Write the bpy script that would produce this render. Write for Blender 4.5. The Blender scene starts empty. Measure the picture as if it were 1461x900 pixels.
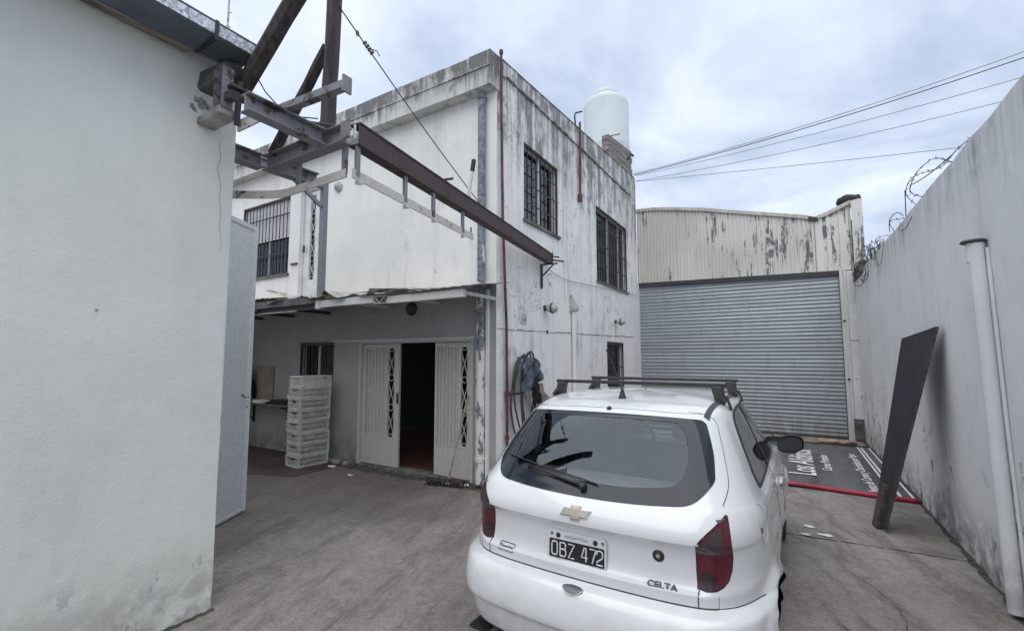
import bpy, bmesh, math, random
from mathutils import Vector, Matrix
from mathutils.bvhtree import BVHTree
random.seed(7)
R = math.radians
sc = bpy.context.scene
COL = sc.collection

# ------------------------------------------------------------------ camera, world, sun, exposure
cam_d = bpy.data.cameras.new("camera"); cam = bpy.data.objects.new("camera", cam_d); COL.objects.link(cam)
sc.camera = cam
cam.location = (0, 0, 1.65)
cam.rotation_euler = (R(90 + 4.82), 0, R(31.45))
cam_d.sensor_width = 36; cam_d.lens = 36 * 646.6 / 1461
cam_d.shift_x = (730.5 - 727.6) / 1461; cam_d.shift_y = (456.2 - 450) / 1461
cam_d.clip_start = 0.05; cam_d.clip_end = 3000
sc.render.resolution_x = 1024; sc.render.resolution_y = 630

SUN_EL, SUN_AZ = 66, 168      # azimuth measured from +Y clockwise
wd = bpy.data.worlds.new("World"); sc.world = wd; wd.use_nodes = True
nt = wd.node_tree; nt.nodes.clear()
def wn(t, **k):
    n = nt.nodes.new(t)
    for a, b in k.items(): setattr(n, a, b)
    return n
sky = wn('ShaderNodeTexSky', sky_type='NISHITA', sun_disc=False)
sky.sun_elevation = R(SUN_EL); sky.sun_rotation = R(SUN_AZ); sky.air_density = 1.0; sky.dust_density = 2.0
tc = wn('ShaderNodeTexCoord'); sep = wn('ShaderNodeSeparateXYZ'); nt.links.new(tc.outputs['Generated'], sep.inputs[0])
def wmath(op, a, b=None):
    m = wn('ShaderNodeMath', operation=op)
    for i, v in enumerate((a, b)):
        if v is None: continue
        if isinstance(v, (int, float)): m.inputs[i].default_value = v
        else: nt.links.new(v, m.inputs[i])
    return m.outputs[0]
zc = wmath('ADD', wmath('MAXIMUM', sep.outputs[2], 0.0), 0.22)
cmb = wn('ShaderNodeCombineXYZ')
nt.links.new(wmath('DIVIDE', sep.outputs[0], zc), cmb.inputs[0]); nt.links.new(wmath('DIVIDE', sep.outputs[1], zc), cmb.inputs[1])
n1 = wn('ShaderNodeTexNoise'); n1.inputs['Scale'].default_value = 1.5; n1.inputs['Detail'].default_value = 9; n1.inputs['Roughness'].default_value = .56; n1.inputs['Distortion'].default_value = .35
nt.links.new(cmb.outputs[0], n1.inputs['Vector'])
rp = wn('ShaderNodeValToRGB'); nt.links.new(n1.outputs[0], rp.inputs[0])
cr = rp.color_ramp; cr.elements[0].position = .39; cr.elements[0].color = (3.5, 4.15, 5.3, 1)
cr.elements[1].position = .635; cr.elements[1].color = (6.2, 6.75, 7.7, 1)
e = cr.elements.new(.5); e.color = (4.7, 5.3, 6.6, 1)
mx = wn('ShaderNodeMix', data_type='RGBA'); mx.inputs[0].default_value = .93
nt.links.new(sky.outputs[0], mx.inputs[6]); nt.links.new(rp.outputs[0], mx.inputs[7])
bgn = wn('ShaderNodeBackground'); bgn.inputs[1].default_value = 0.10
nt.links.new(mx.outputs[2], bgn.inputs[0]); out = wn('ShaderNodeOutputWorld'); nt.links.new(bgn.outputs[0], out.inputs[0])

sd = bpy.data.lights.new("sun", 'SUN'); sd.energy = 1.5; sd.angle = R(84); sd.color = (1, .962, .905)
so = bpy.data.objects.new("sun", sd); COL.objects.link(so)
az, el = R(SUN_AZ), R(SUN_EL)
sdir = Vector((math.sin(az) * math.cos(el), math.cos(az) * math.cos(el), math.sin(el)))
so.rotation_euler = sdir.to_track_quat('Z', 'Y').to_euler(); so.location = (0, 0, 12)
sc.view_settings.view_transform = 'Standard'; sc.view_settings.look = 'None'
sc.view_settings.exposure = 0.68; sc.view_settings.gamma = 1.0

# ------------------------------------------------------------------ materials
class NT:
    def __init__(s, name):
        s.m = bpy.data.materials.new(name); s.m.use_nodes = True; s.t = s.m.node_tree; s.t.nodes.clear()
        s.out = s.n('ShaderNodeOutputMaterial'); s.b = s.n('ShaderNodeBsdfPrincipled'); s.l(s.b.outputs[0], s.out.inputs[0])
        s.pos = s.n('ShaderNodeNewGeometry').outputs['Position']
    def n(s, t, **k):
        n = s.t.nodes.new(t)
        for a, b in k.items(): setattr(n, a, b)
        return n
    def l(s, a, b): s.t.links.new(a, b)
    def put(s, v, sock):
        if isinstance(v, (int, float)): sock.default_value = v
        elif isinstance(v, tuple): sock.default_value = (*v, 1) if len(v) == 3 and sock.type == 'RGBA' else v
        else: s.l(v, sock)
    def noise(s, scale=(1, 1, 1), sc_=1.0, detail=5, rough=.6, off=(0, 0, 0), dist=0.0, vec=None):
        mp = s.n('ShaderNodeMapping'); mp.inputs['Scale'].default_value = scale; mp.inputs['Location'].default_value = off
        s.l(vec or s.pos, mp.inputs[0])
        n = s.n('ShaderNodeTexNoise'); n.inputs['Scale'].default_value = sc_; n.inputs['Detail'].default_value = detail
        n.inputs['Roughness'].default_value = rough; n.inputs['Distortion'].default_value = dist; s.l(mp.outputs[0], n.inputs['Vector'])
        return n.outputs[0]
    def ramp(s, v, a, b, lo=0.0, hi=1.0, sm=True):
        m = s.n('ShaderNodeMapRange'); m.interpolation_type = 'SMOOTHSTEP' if sm else 'LINEAR'
        m.inputs[1].default_value = a; m.inputs[2].default_value = b; m.inputs[3].default_value = lo; m.inputs[4].default_value = hi
        s.put(v, m.inputs[0]); return m.outputs[0]
    def math(s, op, a, b=0.0, c=None):
        m = s.n('ShaderNodeMath', operation=op); s.put(a, m.inputs[0]); s.put(b, m.inputs[1])
        if c is not None: s.put(c, m.inputs[2])
        return m.outputs[0]
    def mix(s, f, a, b):
        m = s.n('ShaderNodeMix', data_type='RGBA'); s.put(f, m.inputs[0]); s.put(a, m.inputs[6]); s.put(b, m.inputs[7]); return m.outputs[2]
    def xyz(s):
        p = s.n('ShaderNodeSeparateXYZ'); s.l(s.pos, p.inputs[0]); return p.outputs
    def bump(s, h, st=.3, d=.01):
        b = s.n('ShaderNodeBump'); b.inputs['Strength'].default_value = st; b.inputs['Distance'].default_value = d
        s.put(h, b.inputs['Height']); s.l(b.outputs[0], s.b.inputs['Normal'])
    def fin(s, col, rough=.8, metal=0.0, spec=None):
        s.put(col, s.b.inputs['Base Color']); s.put(rough, s.b.inputs['Roughness']); s.put(metal, s.b.inputs['Metallic'])
        if spec is not None: s.b.inputs['Specular IOR Level'].default_value = spec
        return s.m

def simple(name, col, rough=.7, metal=0.0, var=.12, sc_=6.0, bump=.15, spec=None, stretch=(1, 1, 1), dirt=None, dirtc=(.08, .07, .06)):
    s = NT(name); n = s.noise(stretch, sc_); f = s.ramp(n, .3, .7)
    c1 = tuple(x * (1 - var) for x in col); c2 = tuple(min(1, x * (1 + var)) for x in col)
    c = s.mix(f, c1, c2)
    if dirt:
        d = s.noise(stretch, sc_ * 1.7, 8, .7, (5, 3, 9)); c = s.mix(s.ramp(d, dirt, dirt + .1), c, dirtc)
    if bump: s.bump(s.noise((1, 1, 1), 60, 3), bump, .004)
    return s.fin(c, rough, metal, spec)

def plaster(name, base, low=.5, streak=0.0, top=None, mould=(.10, .10, .095), peel=None, peelc=(.13, .14, .16), mottle=.06, grime=.0, fine=.35, cracks=False, spots=True, scuff=False):
    """painted render; streak = amount of dark run-off, top = (z0,z1) where mould grows thick, peel = threshold of flaked paint"""
    s = NT(name); x = s.xyz()
    m = s.noise((1, 1, 1), 1.3, 6, .6)
    c = s.mix(s.ramp(m, .3, .7), tuple(v * (1 - mottle) for v in base), tuple(min(1, v * (1 + mottle)) for v in base))
    # faint roller marks / patches
    m2 = s.noise((1, 1, .35), 4.5, 6, .65, (3, 1, 2)); c = s.mix(s.ramp(m2, .5, .8, 0, .35), c, tuple(v * .8 for v in base))
    if streak:
        a = s.noise((7, 7, .45), 1.0, 7, .68, (1, 4, 0)); b = s.noise((1, 1, .8), 1.1, 5, .6, (9, 2, 3)); b2 = s.noise((2.2, 2.2, 1.6), 2.0, 8, .75, (2, 2, 3))
        sm = s.math('MULTIPLY', s.ramp(a, .47, .70), s.ramp(b, .38, .66)); blot = s.math('MULTIPLY', s.ramp(b2, .52, .68), s.ramp(b, .40, .62))
        sm = s.math('ADD', sm, s.math('MULTIPLY', blot, .8))
        if top:
            h = s.ramp(x[2], top[0], top[1]); hh = s.math('MULTIPLY', s.ramp(a, .34, .62), h); h3 = s.math('MULTIPLY', s.ramp(b2, .42, .6), h)
            sm = s.math('ADD', s.math('MULTIPLY', sm, s.math('MULTIPLY_ADD', h, 1.0, .55)), s.math('ADD', s.math('MULTIPLY', hh, .7), s.math('MULTIPLY', h3, .5)))
        f = s.math('MINIMUM', s.math('MULTIPLY', sm, streak), .88); c = s.mix(f, c, mould)
    if grime:   # splash dirt close to the ground
        g = s.noise((1, 1, 1), 6, 7, .7, (0, 8, 1)); gz = s.ramp(x[2], .55, 0.0, 0, 1)
        c = s.mix(s.math('MULTIPLY', s.math('MULTIPLY', gz, s.ramp(g, .35, .6)), grime), c, (.17, .15, .13))
    if spots:
        p = s.noise((1, 1, 1), 9, 4, .5, (4, 4, 7)); c = s.mix(s.ramp(p, .74, .78, 0, .7), c, (.16, .15, .15))
        p2 = s.noise((1, 1, 1), 30, 2, .5, (1, 6, 7)); c = s.mix(s.ramp(p2, .80, .83, 0, .6), c, (.1, .1, .1))
    if scuff:
        q1 = s.noise((1, .5, 3.2), 3.2, 9, .78, (2, 7, 1)); c = s.mix(s.ramp(q1, .66, .72, 0, .42), c, (.34, .345, .33)); q3 = s.noise((1, 1, .12), 2.6, 5, .6, (6, 6, 0)); c = s.mix(s.ramp(q3, .5, .75, 0, .22), c, (.48, .50, .46))
    h = s.noise((1, 1, 1), 45, 5, .7)
    h = s.math('ADD', h, s.math('MULTIPLY', s.noise((1, 1, 1), 2.2, 3), 3.0))
    if peel:
        big = s.noise((1, 1, .7), .9, 3, .5, (7, 1, 1)); pe = s.noise((1, 1, .55), 5.5, 9, .72, (2, 5, 4))
        if isinstance(peel, tuple): zz = s.ramp(x[2], peel[1], peel[2]); pf = s.math('MULTIPLY', s.ramp(pe, peel[0], peel[0] + .02), zz)
        else: pf = s.ramp(pe, peel, peel + .02)
        pf = s.math('MULTIPLY', pf, s.ramp(big, .45, .55)); c = s.mix(pf, c, peelc); h = s.math('SUBTRACT', h, s.math('MULTIPLY', pf, 1.2))
    if cracks:
        v = s.n('ShaderNodeTexVoronoi', feature='DISTANCE_TO_EDGE'); v.inputs['Scale'].default_value = .8
        wv = s.n('ShaderNodeVectorMath', operation='ADD'); nn = s.n('ShaderNodeTexNoise'); nn.inputs['Scale'].default_value = 2.5; nn.inputs['Detail'].default_value = 6; s.l(s.pos, nn.inputs['Vector'])
        s.l(s.pos, wv.inputs[0]); s.l(nn.outputs['Color'], wv.inputs[1]); s.l(wv.outputs[0], v.inputs['Vector'])
        cf = s.math('MULTIPLY', s.ramp(v.outputs[0], .006, .0015), s.ramp(s.noise((1, 1, 1), .8, 3, .5, (11, 0, 0)), .5, .58)); c = s.mix(s.math('MULTIPLY', cf, .75), c, (.12, .11, .1))
    s.bump(h, fine, .006)
    return s.fin(c, .78)

def glass(name, tint=(.5, .53, .55), refl=.12, rough=.02, gc=(.9, .93, .95)):
    s = NT(name); tr = s.n('ShaderNodeBsdfTransparent'); tr.inputs[0].default_value = (*tint, 1)
    gl = s.n('ShaderNodeBsdfGlossy'); gl.inputs['Roughness'].default_value = rough; gl.inputs[0].default_value = (*gc, 1)
    fr = s.n('ShaderNodeFresnel'); fr.inputs[0].default_value = 1.5
    f = s.math('MINIMUM', s.math('MULTIPLY_ADD', fr.outputs[0], 1.0, refl), 1.0)
    m = s.n('ShaderNodeMixShader'); s.put(f, m.inputs[0]); s.l(tr.outputs[0], m.inputs[1]); s.l(gl.outputs[0], m.inputs[2]); s.l(m.outputs[0], s.out.inputs[0])
    return s.m

M = {}
M['left_plaster'] = plaster('left_plaster', (.715, .73, .68), grime=.55, mottle=.05, fine=.55, scuff=True, peel=(.60, .5, .25), peelc=(.42, .44, .44))
M['right_plaster'] = plaster('right_plaster', (.73, .735, .725), streak=.35, top=(2.7, 3.3), mould=(.27, .28, .29), grime=.9, mottle=.06, fine=.6, peel=(.57, 1.5, .6), peelc=(.16, .17, .19))
M['front_plaster'] = plaster('front_plaster', (.76, .755, .715), streak=.26, mottle=.05, mould=(.3, .3, .28), grime=.8, fine=.4)
M['lower_plaster_shaded'] = plaster('lower_plaster_shaded', (.37, .37, .36), streak=.3, mottle=.07, mould=(.2, .2, .19), grime=.9, fine=.5)  # greyer paint, darkened further to deepen the shade under the awning
M['side_plaster'] = plaster('side_plaster', (.78, .775, .755), streak=1.0, top=(3.9, 5.9), mould=(.15, .15, .15), grime=.8, mottle=.05, fine=.5, cracks=True)
M['parapet'] = plaster('parapet', (.57, .57, .545), streak=1.5, top=(5.25, 5.8), mould=(.10, .10, .098), mottle=.1, fine=.6, cracks=True)
M['pillar_plaster'] = plaster('pillar_plaster', (.66, .65, .62), streak=.5, mould=(.25, .23, .21), mottle=.1, fine=.6, peel=.60, peelc=(.42, .32, .29))
M['concrete_block'] = simple('concrete_block', (.22, .20, .185), .95, var=.3, sc_=9, bump=.6)
M['dark_concrete'] = simple('dark_concrete', (.12, .125, .115), .95, var=.5, sc_=8, bump=.8)
M['old_concrete'] = simple('old_concrete', (.30, .295, .28), .95, var=.4, sc_=8, bump=.8, dirt=.6)
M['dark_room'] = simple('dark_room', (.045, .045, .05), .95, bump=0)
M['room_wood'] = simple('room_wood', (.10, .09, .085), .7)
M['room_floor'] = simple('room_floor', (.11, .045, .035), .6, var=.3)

def ground_mat():
    s = NT('yard_concrete')
    rot = s.n('ShaderNodeMapping'); rot.inputs['Rotation'].default_value = (0, 0, R(72)); s.l(s.pos, rot.inputs[0]); v = rot.outputs[0]
    a = s.noise((1, 1, 1), .55, 6, .62); b = s.noise((.35, 1.5, 1), 1.9, 11, .80, (2, 3, 0), .12, v); c3 = s.noise((.35, 1.6, 1), 9, 8, .8, (5, 1, 0), .1, v)
    c = s.mix(s.ramp(a, .33, .68), (.240, .214, .196), (.36, .332, .308))
    c = s.mix(s.ramp(b, .53, .38, 0, .7), c, (.105, .088, .081)); c = s.mix(s.ramp(b, .54, .70, 0, .75), c, (.385, .35, .328))
    c = s.mix(s.ramp(c3, .54, .75, 0, .28), c, (.34, .31, .29))
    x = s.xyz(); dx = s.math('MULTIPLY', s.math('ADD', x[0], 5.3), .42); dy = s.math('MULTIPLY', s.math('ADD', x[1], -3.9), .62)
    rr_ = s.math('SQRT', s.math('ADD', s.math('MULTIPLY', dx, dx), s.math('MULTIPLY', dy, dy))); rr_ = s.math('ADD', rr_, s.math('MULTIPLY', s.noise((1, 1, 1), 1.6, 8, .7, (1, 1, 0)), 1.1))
    c = s.mix(s.ramp(rr_, 1.95, .95, 0, .78), c, (.055, .047, .042))  # dark blob before the bay: doorway dirt plus building shade painted in
    o = s.noise((1, 1, 1), 1.7, 5, .6, (8, 8, 0)); c = s.mix(s.ramp(o, .56, .72, 0, .6), c, (.085, .075, .07))
    fm = s.noise((1, 1, 1), 7, 9, .8, (6, 2, 0)); c = s.mix(s.ramp(fm, .40, .56, .28, 0), c, (.11, .095, .087)); c = s.mix(s.ramp(fm, .54, .68, 0, .28), c, (.36, .33, .305))
    g1 = s.noise((1, 1, 1), 55, 6, .8, (6, 2, 0)); c = s.mix(s.ramp(g1, .36, .52, .5, 0), c, (.105, .09, .082)); c = s.mix(s.ramp(g1, .52, .68, 0, .5), c, (.40, .375, .35))
    g2 = s.noise((1, 1, 1), 18, 8, .8, (1, 5, 0)); c = s.mix(s.ramp(g2, .38, .50, .38, 0), c, (.12, .10, .09)); c = s.mix(s.ramp(g2, .54, .66, 0, .4), c, (.42, .39, .37))
    w = s.noise((1, 1, 1), 14, 6, .75, (3, 9, 0)); c = s.mix(s.ramp(w, .66, .72, 0, .7), c, (.50, .47, .44))
    w2 = s.noise((1, 1, 1), 38, 3, .6, (3, 9, 0)); c = s.mix(s.ramp(w2, .34, .26, 0, .5), c, (.07, .065, .06))
    ro = s.ramp(s.noise((1, 1, 1), 1.2, 4), .35, .7, .55, .85)
    s.bump(s.math('ADD', s.math('ADD', s.noise((1, 1, 1), 30, 6, .7), s.math('MULTIPLY', g1, .7)), s.math('MULTIPLY', b, .8)), .75, .010)
    return s.fin(c, ro)
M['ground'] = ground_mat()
M['tile_floor'] = simple('tile_floor', (.058, .038, .034), .6, var=.45, sc_=3.0, dirt=.5, dirtc=(.06, .05, .045))  # red tile, colour darkened to add to the shade under the awning
M['tidemark'] = simple('tidemark', (.06, .055, .05), .95, var=.4, sc_=12)
M['joint'] = simple('joint', (.075, .068, .06), .95, var=.3, sc_=10)

def rusty(name, paint, rust=(.11, .055, .038), thr=.52, rough=.7, sc_=5.0, stretch=(1, 1, 1), metal=0.0):
    s = NT(name); n = s.noise(stretch, sc_, 9, .72); n2 = s.noise((1, 1, 1), 22, 5, .6)
    c = s.mix(s.ramp(n2, .3, .7), tuple(v * .85 for v in paint), paint)
    c = s.mix(s.ramp(n, thr, thr + .05), c, s.mix(s.ramp(n2, .35, .65), rust, tuple(v * .45 for v in rust)))
    s.bump(s.math('ADD', n, n2), .4, .004); return s.fin(c, rough, metal)
M['grey_steel'] = rusty('grey_steel', (.225, .225, .24), (.095, .075, .07), .53)
M['post_steel'] = rusty('post_steel', (.20, .215, .235), (.13, .12, .12), .66)
M['rust_steel'] = rusty('rust_steel', (.065, .045, .046), (.085, .042, .033), .52)
M['dark_steel'] = rusty('dark_steel', (.05, .048, .05), (.07, .045, .038), .55)
M['rail_steel'] = rusty('rail_steel', (.58, .55, .51), (.17, .105, .08), .56, sc_=7)
M['white_metal'] = rusty('white_metal', (.66, .66, .63), (.2, .16, .13), .66, rough=.55)
M['door_metal'] = rusty('door_metal', (.56, .54, .50), (.19, .15, .12), .67, rough=.6)
M['grey_door'] = rusty('grey_door', (.60, .625, .63), (.3, .27, .23), .74, rough=.45, sc_=2.5)
M['galv'] = simple('galv', (.55, .58, .62), .5, .3, .55, 55, .25)
M['gutter_dark'] = simple('gutter_dark', (.10, .12, .145), .6, .1, .2, 5)
M['bars'] = simple('bars', (.035, .033, .035), .6, 0, .3)
M['timber'] = simple('timber', (.056, .046, .044), .9, 0, .5, 5, .7, stretch=(4, 4, .4), dirt=.58, dirtc=(.04, .034, .03))
M['eave_timber'] = simple('eave_timber', (.23, .205, .19), .9, 0, .4, 6, .6, stretch=(3, .5, 3), dirt=.55)
M['red_pipe'] = rusty('red_pipe', (.125, .045, .052), (.075, .045, .042), .50)
M['pvc'] = plaster('pvc', (.68, .69, .685), streak=.35, mould=(.3, .3, .3), fine=.05, grime=.5, spots=True)
M['white_pvc'] = plaster('white_pvc', (.74, .74, .71), streak=.4, mould=(.25, .25, .25), fine=.1)
def peeling(name, top, under, thr=.5):
    s = NT(name); n = s.noise((1, 1, .4), 9, 8, .7); n2 = s.noise((1, 1, .3), 2.0, 3, .5, (3, 3, 3)); x = s.xyz()
    f = s.ramp(s.math('ADD', n, s.math('MULTIPLY', n2, .5)), thr + .24, thr + .27)
    c = s.mix(f, top, s.mix(s.ramp(s.noise((1, 1, 1), 16), .4, .6), under, tuple(v * .5 for v in under)))
    s.bump(s.math('MULTIPLY', f, -1.0), .7, .004); return s.fin(c, .65)
M['down_up'] = peeling('down_up', (.66, .67, .66), (.22, .245, .29), .42)
M['down_low'] = peeling('down_low', (.68, .67, .64), (.22, .235, .27), .52)
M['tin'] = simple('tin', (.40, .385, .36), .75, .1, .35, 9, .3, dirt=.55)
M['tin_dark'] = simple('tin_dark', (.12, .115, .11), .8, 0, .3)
M['pane'] = glass('pane', (.42, .43, .43), .03)
M['curtain'] = simple('curtain', (.20, .165, .15), .9, 0, .3, 8, .2, stretch=(8, 8, .3))
M['shutter_plastic'] = simple('shutter_plastic', (.66, .66, .66), .6, 0, .08)
M['white_frame'] = simple('white_frame', (.64, .64, .63), .5, 0, .1)
M['plastic_crate'] = simple('plastic_crate', (.56, .55, .52), .55, 0, .15, 12, .1, dirt=.62, dirtc=(.3, .28, .25))
M['black_rubber'] = simple('black_rubber', (.022, .022, .024), .75, 0, .2)
M['hose'] = simple('hose', (.045, .048, .052), .5, 0, .4)
M['denim'] = simple('denim', (.085, .10, .13), .95, 0, .5, 16, .6)
M['rag'] = simple('rag', (.30, .275, .25), .95, 0, .35, 14, .7)
M['tank'] = plaster('tank', (.62, .68, .69), streak=.12, mould=(.3, .33, .36), mottle=.04, fine=.03, peel=.68, peelc=(.2, .23, .26), spots=False)
M['plywood'] = simple('plywood', (.33, .27, .20), .8, 0, .15)
M['cardboard'] = simple('cardboard', (.36, .255, .18), .9, 0, .3, 8, .3)
M['paper'] = simple('paper', (.78, .78, .76), .8, 0, .08)
M['wire'] = simple('wire', (.06, .055, .055), .6, .3, .2)
M['cable'] = simple('cable', (.035, .035, .04), .6, 0, .2)
M['board_black'] = simple('board_black', (.017, .019, .023), .8, 0, .35, 7, .5, stretch=(2, 2, .4), dirt=.64, dirtc=(.15, .13, .115))
M['board_edge'] = simple('board_edge', (.065, .05, .045), .8, 0, .5, 12)
M['red_frame'] = simple('red_frame', (.32, .018, .05), .42, 0, .25, 6, .1)
def vinyl():
    s = NT('sign_vinyl'); a = s.noise((1.2, .2, 1), 2.2, 6, .65); b = s.noise((3, .5, 1), 5, 7, .7, (2, 0, 0))
    c = s.mix(s.ramp(a, .35, .65), (.055, .056, .060), (.125, .120, .122)); c = s.mix(s.ramp(b, .5, .75, 0, .6), c, (.19, .175, .165))
    s.bump(a, .25, .01); return s.fin(c, .6)
M['vinyl'] = vinyl()
M['sign_white'] = simple('sign_white', (.72, .72, .72), .6, 0, .12, 9, 0, dirt=.66, dirtc=(.3, .3, .3))
M['slat'] = None
def slat_mat():
    s = NT('galvanised_slat'); n = s.noise((.25, 1, 9), 2.5, 6, .65); n2 = s.noise((3, 3, .6), 3, 6, .7, (3, 1, 1)); x = s.xyz()
    c = s.mix(s.ramp(n, .3, .7), (.275, .30, .325), (.39, .42, .445)); c = s.mix(s.ramp(n2, .5, .72, 0, .5), c, (.20, .21, .225))
    g = s.math('MULTIPLY', s.ramp(x[2], .6, 0.0), s.ramp(n2, .35, .6)); c = s.mix(s.math('MULTIPLY', g, .7), c, (.20, .17, .15))
    oi = s.n('ShaderNodeObjectInfo').outputs['Random']; c = s.mix(s.ramp(oi, 0, 1, 0, .3), c, (.22, .23, .24)); s.bump(s.noise((.8, 1, 1), 5, 4), .25, .02)
    return s.fin(c, .45, .35)
M['slat'] = slat_mat()
def clad_mat():
    s = NT('painted_cladding'); x = s.xyz(); n = s.noise((5, 5, .7), 1.6, 8, .7); n2 = s.noise((1, 1, 1), .8, 3, .5, (4, 0, 0)); big = s.noise((1.1, 1, .12), 1.0, 3, .5, (6.3, 0, 0))
    c = s.mix(s.ramp(n2, .35, .65), (.56, .545, .50), (.65, .635, .59)); c = s.mix(s.ramp(s.noise((8, 8, .3), 1.0, 6), .5, .75, 0, .4), c, (.40, .37, .32))
    bias = s.math('ADD', n, s.math('MULTIPLY', s.ramp(x[0], -2.6, .4), .06)); f = s.math('MULTIPLY', s.ramp(bias, .60, .615), s.ramp(s.noise((1, 1, 1), 5, 5, .7, (1, 1, 4)), .42, .5))
    f2 = s.math('MULTIPLY', s.ramp(s.noise((9, 9, .16), 1.0, 5, .6, (1.3, 0, .4)), .66, .68), s.ramp(x[0], -1.8, .2)); f = s.math('MAXIMUM', f, s.math('MULTIPLY', f2, .9))
    c = s.mix(f, c, (.15, .15, .155)); s.bump(s.math('MULTIPLY', f, -1.0), .5, .003); return s.fin(c, .7)
M['clad'] = clad_mat()
M['clad_trim'] = simple('clad_trim', (.47, .45, .40), .75, 0, .2, 9, .2, dirt=.6)
# car
def paint_mat():
    s = NT('car_paint'); bf = s.n('ShaderNodeNewGeometry').outputs['Backfacing']; n = s.noise((1, 1, 1), 3, 5)
    x = s.xyz(); dirt = s.math('MULTIPLY', s.ramp(x[2], .95, .25), s.ramp(s.noise((1, 1, 1), 7, 6, .7), .35, .7))
    c = s.mix(s.ramp(s.noise((1, 1, 1), 2.2, 6, .7), .4, .7, 0, .12), (.73, .745, .755), (.62, .62, .60)) if 0 else None; c = s.mix(s.math('MULTIPLY', dirt, .5), (.73, .745, .755), (.48, .47, .44)); c = s.mix(bf, c, (.05, .052, .055))
    s.b.inputs['Coat Weight'].default_value = 1.0; s.b.inputs['Coat Roughness'].default_value = .04
    return s.fin(c, .3)
M['paint'] = paint_mat()
M['black_plastic'] = simple('black_plastic', (.022, .022, .024), .5, 0, .2, 20, .1)
M['trim_grey'] = simple('trim_grey', (.05, .052, .056), .6, 0, .15)
s = NT('frit'); s.b.inputs['Coat Weight'].default_value = .15; M['frit'] = s.fin((.020, .025, .032), .10, spec=.35)
M['car_glass'] = glass('car_glass', (.86, .89, .91), .022, .01, (.80, .90, 1.0))
M['side_glass'] = glass('side_glass', (.26, .27, .26), .12, .015)
def lamp(name, col):
    s = NT(name); n = s.noise((1, 1, 1), 60, 2); s.b.inputs['Coat Weight'].default_value = .45; s.b.inputs['Coat Roughness'].default_value = .08
    return s.fin(s.mix(s.ramp(n, .3, .7), tuple(v * .8 for v in col), col), .3)
M['lamp_red'] = lamp('lamp_red', (.105, .006, .020)); M['lamp_smoke'] = lamp('lamp_smoke', (.055, .038, .044)); M['lamp_dark'] = lamp('lamp_dark', (.03, .012, .016))
M['chrome'] = simple('chrome', (.62, .60, .56), .22, .9, .1, 20, 0)
M['rim'] = simple('rim', (.20, .205, .21), .4, .5, .2)
M['plate_black'] = simple('plate_black', (.014, .014, .016), .5, 0, .1)
M['plate_white'] = simple('plate_white', (.66, .68, .70), .45, 0, .06)
M['plate_blue'] = simple('plate_blue', (.22, .33, .38), .5, 0, .06)
M['seat'] = simple('seat', (.15, .155, .165), .9, 0, .2)
M['car_mirror'] = simple('car_mirror', (.05, .055, .06), .08, .5, .1, 5, 0)
M['badge_grey'] = simple('badge_grey', (.46, .42, .37), .35, .5, .1, 20, 0)
M['chrome_dark'] = simple('chrome_dark', (.13, .13, .14), .35, .7, .1, 20, 0)
M['flap_line'] = simple('flap_line', (.42, .43, .45), .6, 0, .1)
M['lampglass'] = simple('lampglass', (.40, .41, .39), .35, 0, .2, 20)
M['exhaust'] = simple('exhaust', (.24, .225, .21), .45, .7, .2)
M['red_cloth'] = simple('red_cloth', (.30, .06, .04), .9)
M['black_cloth'] = simple('black_cloth', (.02, .02, .022), .9, 0, .3)

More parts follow.
